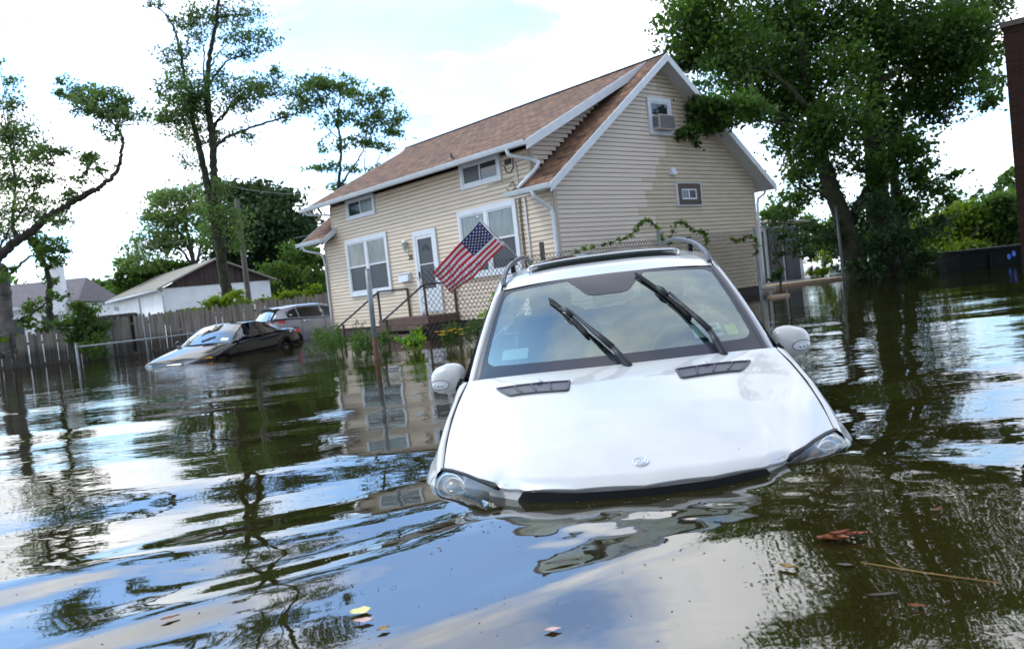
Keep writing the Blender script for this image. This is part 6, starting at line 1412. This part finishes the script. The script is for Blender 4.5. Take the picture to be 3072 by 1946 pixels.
# hedge and growth right of and behind the big tree
TY = 40.0
def hedge(label, Y, lst, leaf, m, seed, name='shrub'):
    cl = C(Y, lst, np.random.default_rng(seed), 1.0); bs = PD(lst[0][0], lst[0][1], Y)
    tree(name, label, (bs[0], bs[1], 0), [([(bs[0] - .3, bs[1], -1.5), (bs[0], bs[1], bs[2]*.6), (bs[0] + .2, bs[1], max(bs[2], .5))], .08, .03), ([(bs[0] + .3, bs[1], -1.5), (bs[0] + .6, bs[1] - .4, bs[2]*.5), (bs[0] + 1.0, bs[1] - .6, max(bs[2]*.9, .4))], .06, .02)], cl, leaf, m, BARK, 'overgrown shrubs along the right-hand bank', 'shrub')
hedge('wide overgrown shrub between the shade tree and the dumpster', 36.0, [(2230, 540, 60, 40, 1300, 12), (2200, 590, 50, 30, 900, 10), (2260, 590, 56, 30, 1000, 10), (2170, 560, 44, 34, 800, 9), (2240, 500, 54, 26, 900, 9)], .20, LEAF_YG, 41)
hedge('tall overgrown shrub behind the dumpster at the right edge', 36.0, [(2340, 510, 56, 40, 1300, 12), (2400, 500, 60, 44, 1300, 12), (2330, 560, 60, 34, 1000, 10), (2400, 560, 60, 34, 1000, 10), (2350, 470, 44, 20, 600, 7)], .20, LEAF_MID, 42)
hedge('high leafy bank beside the brick building', 38.0, [(2440, 440, 44, 40, 900, 9), (2420, 480, 50, 40, 900, 9), (2480, 500, 60, 60, 1300, 10), (2390, 420, 26, 30, 300, 6)], .20, LEAF_MID, 43)
hedge('shrub on the bank behind the shade tree trunks', 40.0, [(2080, 520, 60, 40, 900, 10), (2140, 560, 60, 40, 900, 10), (2020, 560, 60, 40, 900, 10), (1940, 540, 50, 30, 700, 8)], .22, LEAF_MID, 44)
hedge('mid-green trees just right of the house end, beyond the shed', 44.0, [(1830, 520, 44, 32, 900, 9), (1880, 535, 44, 30, 800, 9), (1800, 545, 40, 30, 600, 8), (1850, 565, 60, 24, 700, 8), (1810, 500, 30, 14, 260, 5)], .24, LEAF_MID, 45, 'shrub')
hedge('yellowish shrub between the grey shed and the shade tree', 30.0, [(1935, 610, 18, 18, 260, 6), (1925, 640, 22, 14, 240, 5), (1930, 580, 16, 16, 160, 4)], .12, LEAF_YG, 46)
# vines in front of the shed
bush('dark leafy vine hanging in front of the grey shed', 24.5, [(1826, 600, 10, 26, 80, 4), (1878, 590, 14, 26, 110, 5), (1832, 645, 16, 14, 110, 4), (1830, 548, 26, 12, 130, 5), (1895, 560, 20, 16, 110, 4), (1815, 655, 12, 8, 60, 3)], .11, VMD, 47, 'vine', 'hanging_vine')
# far bank behind everything on the right
WV, WF, WT = [], [], []; off = 0
for x, y, rx, ry, n in ((2100, 560, 160, 50, 2200), (2350, 520, 160, 60, 2200), (2600, 470, 200, 80, 2200), (1850, 590, 140, 36, 1500), (1650, 620, 160, 30, 1000), (2900, 430, 260, 90, 2200)):
    for c, r, nn, s in C(110.0, [(x, y, rx, ry, n, 26)], None, 6):
        p, tone, _ = clump_points(c, r, nn, RNG, 26, .3); V, F = leaf_quads(p, 1.0); WV.append(V); WF.append(F + off); WT.append(tone); off += len(V)
tag(np_mesh('distant_wood', np.vstack(WV), np.vstack(WF), LEAF_DARK, None, attr=np.concatenate(WT)), 'far-off dark line of woodland behind the shrubs on the right', 'wood', None, 'stuff')
# second post near the tree
for (px, py, top, Y, lab) in ((2533, 835, 2.2, 23.5, 'leaning grey steel post in front of the shade tree trunks'),):
    q = PS(px, py, Y); PO = empty('steel_post', (q[0], Y, 0)); tag(PO, lab, 'post'); b = MB(); b.tube([(0, 0, -1.9), (-.05, 0, top)], .04, 8); b.build('shaft', M['trim_grey'], PO, smooth=True); b = MB(); b.sphere((-.05, 0, top), (.045, .045, .025), 8, 6); b.build('cap', M['trim_grey'], PO)

# ------------------------------------------------------------------ things afloat
def wz(x, y): return float(water_height(np.array([x]), np.array([y]))[0])
M['dead_leaf'] = mat('rust_leaf', (.20, .055, .014), .55, var=.4, vscale=40); M['straw'] = mat('straw', (.24, .14, .025), .6); M['pale_leaf'] = mat('yellow_leaf', (.62, .58, .20), .5, var=.15, vscale=60); M['pink_leaf'] = mat('pinkish_leaf', (.50, .32, .28), .5); M['bark_bit'] = mat('bark_bit', (.05, .035, .028), .6)
def wp(px, py):
    d = RC @ np.array([px - 1536., py - 973., FPX]); t = -CAMH / d[2]; return d[0]*t, d[1]*t
def leaf_mesh(b, c, L, W, ang, curl=.15, m=0, seed=0):
    rng = random.Random(seed); P = []
    for i in range(9):
        t = i/8; w = W*math.sin(math.pi*min(1, t*1.02)) ** .8*(1 + .25*math.sin(9*t + seed)); row = []
        for j in range(5):
            u = (j - 2)/2; x = (t - .5)*L; y = u*w*.5; z = curl*L*(abs(u) ** 2*.5 + (t - .5) ** 2) + .002
            row.append((c[0] + x*math.cos(ang) - y*math.sin(ang), c[1] + x*math.sin(ang) + y*math.cos(ang), c[2] + z))
        P.append(row)
    b.grid(P, m)
def float_leaf(name, label, px, py, L, W, ang, m, curl=.15, seed=0, cat='leaf', group='leaves and bits afloat'):
    x, y = wp(px, py); b = MB(); leaf_mesh(b, (0, 0, 0), L, W, ang, curl, 0, seed); o = b.build(name, m, None, smooth=True); o.location = (x, y, wz(x, y) + .004); return tag(o, label, cat, group)
x, y = wp(2525, 1640); DL = empty('dead_leaf_spray', (x, y, wz(x, y) + .006)); tag(DL, 'clump of rust-orange dead leaves on a twig floating right of the SUV nose', 'dead leaves')
for k, (dx, dy, L, W, a) in enumerate(((-.055, .012, .075, .04, .3), (-.03, -.018, .085, .045, -.35), (.01, .02, .06, .035, 1.1), (.035, .0, .07, .03, .1), (.065, -.006, .06, .026, -.2), (-.005, -.03, .06, .03, -.9), (.0, .005, .09, .03, .2))):
    b = MB(); leaf_mesh(b, (dx*.75, dy*.75, .0015*k), L*.75, W*.75, a, .22, 0, k); b.build('dead_leaf', M['dead_leaf'], DL, smooth=True)
b = MB(); b.tube([(-.06, .01, .004), (0, 0, .010), (.07, -.004, .002)], .002, 5); b.build('twig', M['bark_bit'], DL)
(x0, y0), (x1, y1) = wp(2584, 1702), wp(3003, 1763); SK = empty('reed_stalk', (x0, y0, wz(x0, y0) + .002)); tag(SK, 'long straight straw-coloured reed stalk floating at the lower right', 'stalk')
b = MB(); b.tube([(0, 0, .002), ((x1-x0)*.5, (y1-y0)*.5 - .004, .003 + wz((x0+x1)/2, (y0+y1)/2) - wz(x0, y0)), (x1-x0, y1-y0, .003 + wz(x1, y1) - wz(x0, y0))], [.0011, .0015, .0011], 6); b.build('stalk', M['straw'], SK, smooth=True)
b = MB(); b.tube([((x1-x0)*.32, (y1-y0)*.32, .003), ((x1-x0)*.27, (y1-y0)*.27 + .05, .008)], .0008, 5); b.build('side_shoot', M['straw'], SK, smooth=True)
float_leaf('floating_leaf', 'pale yellow rounded leaf afloat at the bottom left of centre', 1083, 1855, .058, .05, .2, M['pale_leaf'], .10, 1)
float_leaf('floating_leaf', 'pinkish leaf afloat just below the pale yellow leaf', 1092, 1884, .055, .028, -.1, M['pink_leaf'], .1, 2)
float_leaf('floating_leaf', 'small yellow leaf afloat at the bottom edge left of centre', 1152, 1912, .034, .022, .5, M['straw'], .15, 3)
float_leaf('floating_leaf', 'tan leaf afloat below the rust-orange leaf clump', 2366, 1722, .045, .018, -.7, M['straw'], .25, 4)
float_leaf('floating_leaf', 'small orange leaf afloat at the lower right under the reed stalk', 2751, 1834, .036, .012, -.3, M['dead_leaf'], .2, 5)
float_leaf('floating_leaf', 'brown leaf tip afloat right of the rust-orange leaf clump', 2814, 1552, .04, .012, .6, M['dead_leaf'], .2, 6)
float_leaf('bark_chip', 'dark wet bark chip afloat below the reed stalk', 2650, 1796, .075, .014, -.05, M['bark_bit'], .05, 7, 'bark')
float_leaf('bark_chip', 'dark chip afloat between the leaf clump and the reed stalk', 2536, 1711, .045, .018, -.5, M['bark_bit'], .05, 8, 'bark')
float_leaf('bark_chip', 'dark curled chip afloat in the sky reflection before the SUV', 1690, 1716, .10, .022, .1, M['bark_bit'], .05, 9, 'bark')
float_leaf('bark_chip', 'grey scum chip afloat at the bottom centre', 1660, 1902, .045, .018, .1, M['pink_leaf'], .05, 10, 'bark')
float_leaf('floating_leaf', 'reddish twig bit afloat at the lower left', 512, 1866, .05, .018, .5, M['dead_leaf'], .1, 11)
x, y = wp(2338, 889); b = MB(); b.box(-.25, .25, -.06, .06, -.02, .05); b.box(-.25, .25, .065, .12, -.02, .045); o = b.build('floating_plank', M['pale_board'], None); o.location = (x, y, 0); o.rotation_euler = (0, 0, .3); tag(o, 'short orange-tan plank adrift by the corner fence post', 'plank')
# fine scum, seeds and crumbs of bark drifting on the flood
rs = np.random.default_rng(77); n = 800
px = np.concatenate([rs.uniform(-2.2, 3.2, n), rs.normal(.5, .9, 350), rs.normal(1.5, .5, 300)]); py = np.concatenate([1.7 + rs.random(n) ** 2*7, 2.75 + rs.normal(0, .12, 350), rs.normal(2.6, .5, 300)])
ok = np.ones(len(px), bool)
qz = water_height(px, py) + .0012
ctr = np.stack([px, py, qz], -1); a = rs.uniform(0, 6.28, len(px)); L = rs.uniform(.0015, .006, len(px))*np.where(rs.random(len(px)) < .06, 2.4, 1); W = L*rs.uniform(.3, .8, len(px))
t = np.stack([np.cos(a), np.sin(a), 0*a], -1); w = np.stack([-np.sin(a), np.cos(a), 0*a], -1)
V = np.stack([ctr - t*L[:, None], ctr + w*W[:, None], ctr + t*L[:, None], ctr - w*W[:, None]], 1).reshape(-1, 3); F = np.arange(len(V)).reshape(-1, 4)
SC = leaf_mat('scum', (.03, .024, .016), (.34, .27, .16), .0)
tag(np_mesh('floating_scum', V, F, SC, None, attr=rs.random(len(px)) ** 2), 'fine crumbs of bark and seeds drifting on the water around the SUV', 'debris', None, 'stuff')
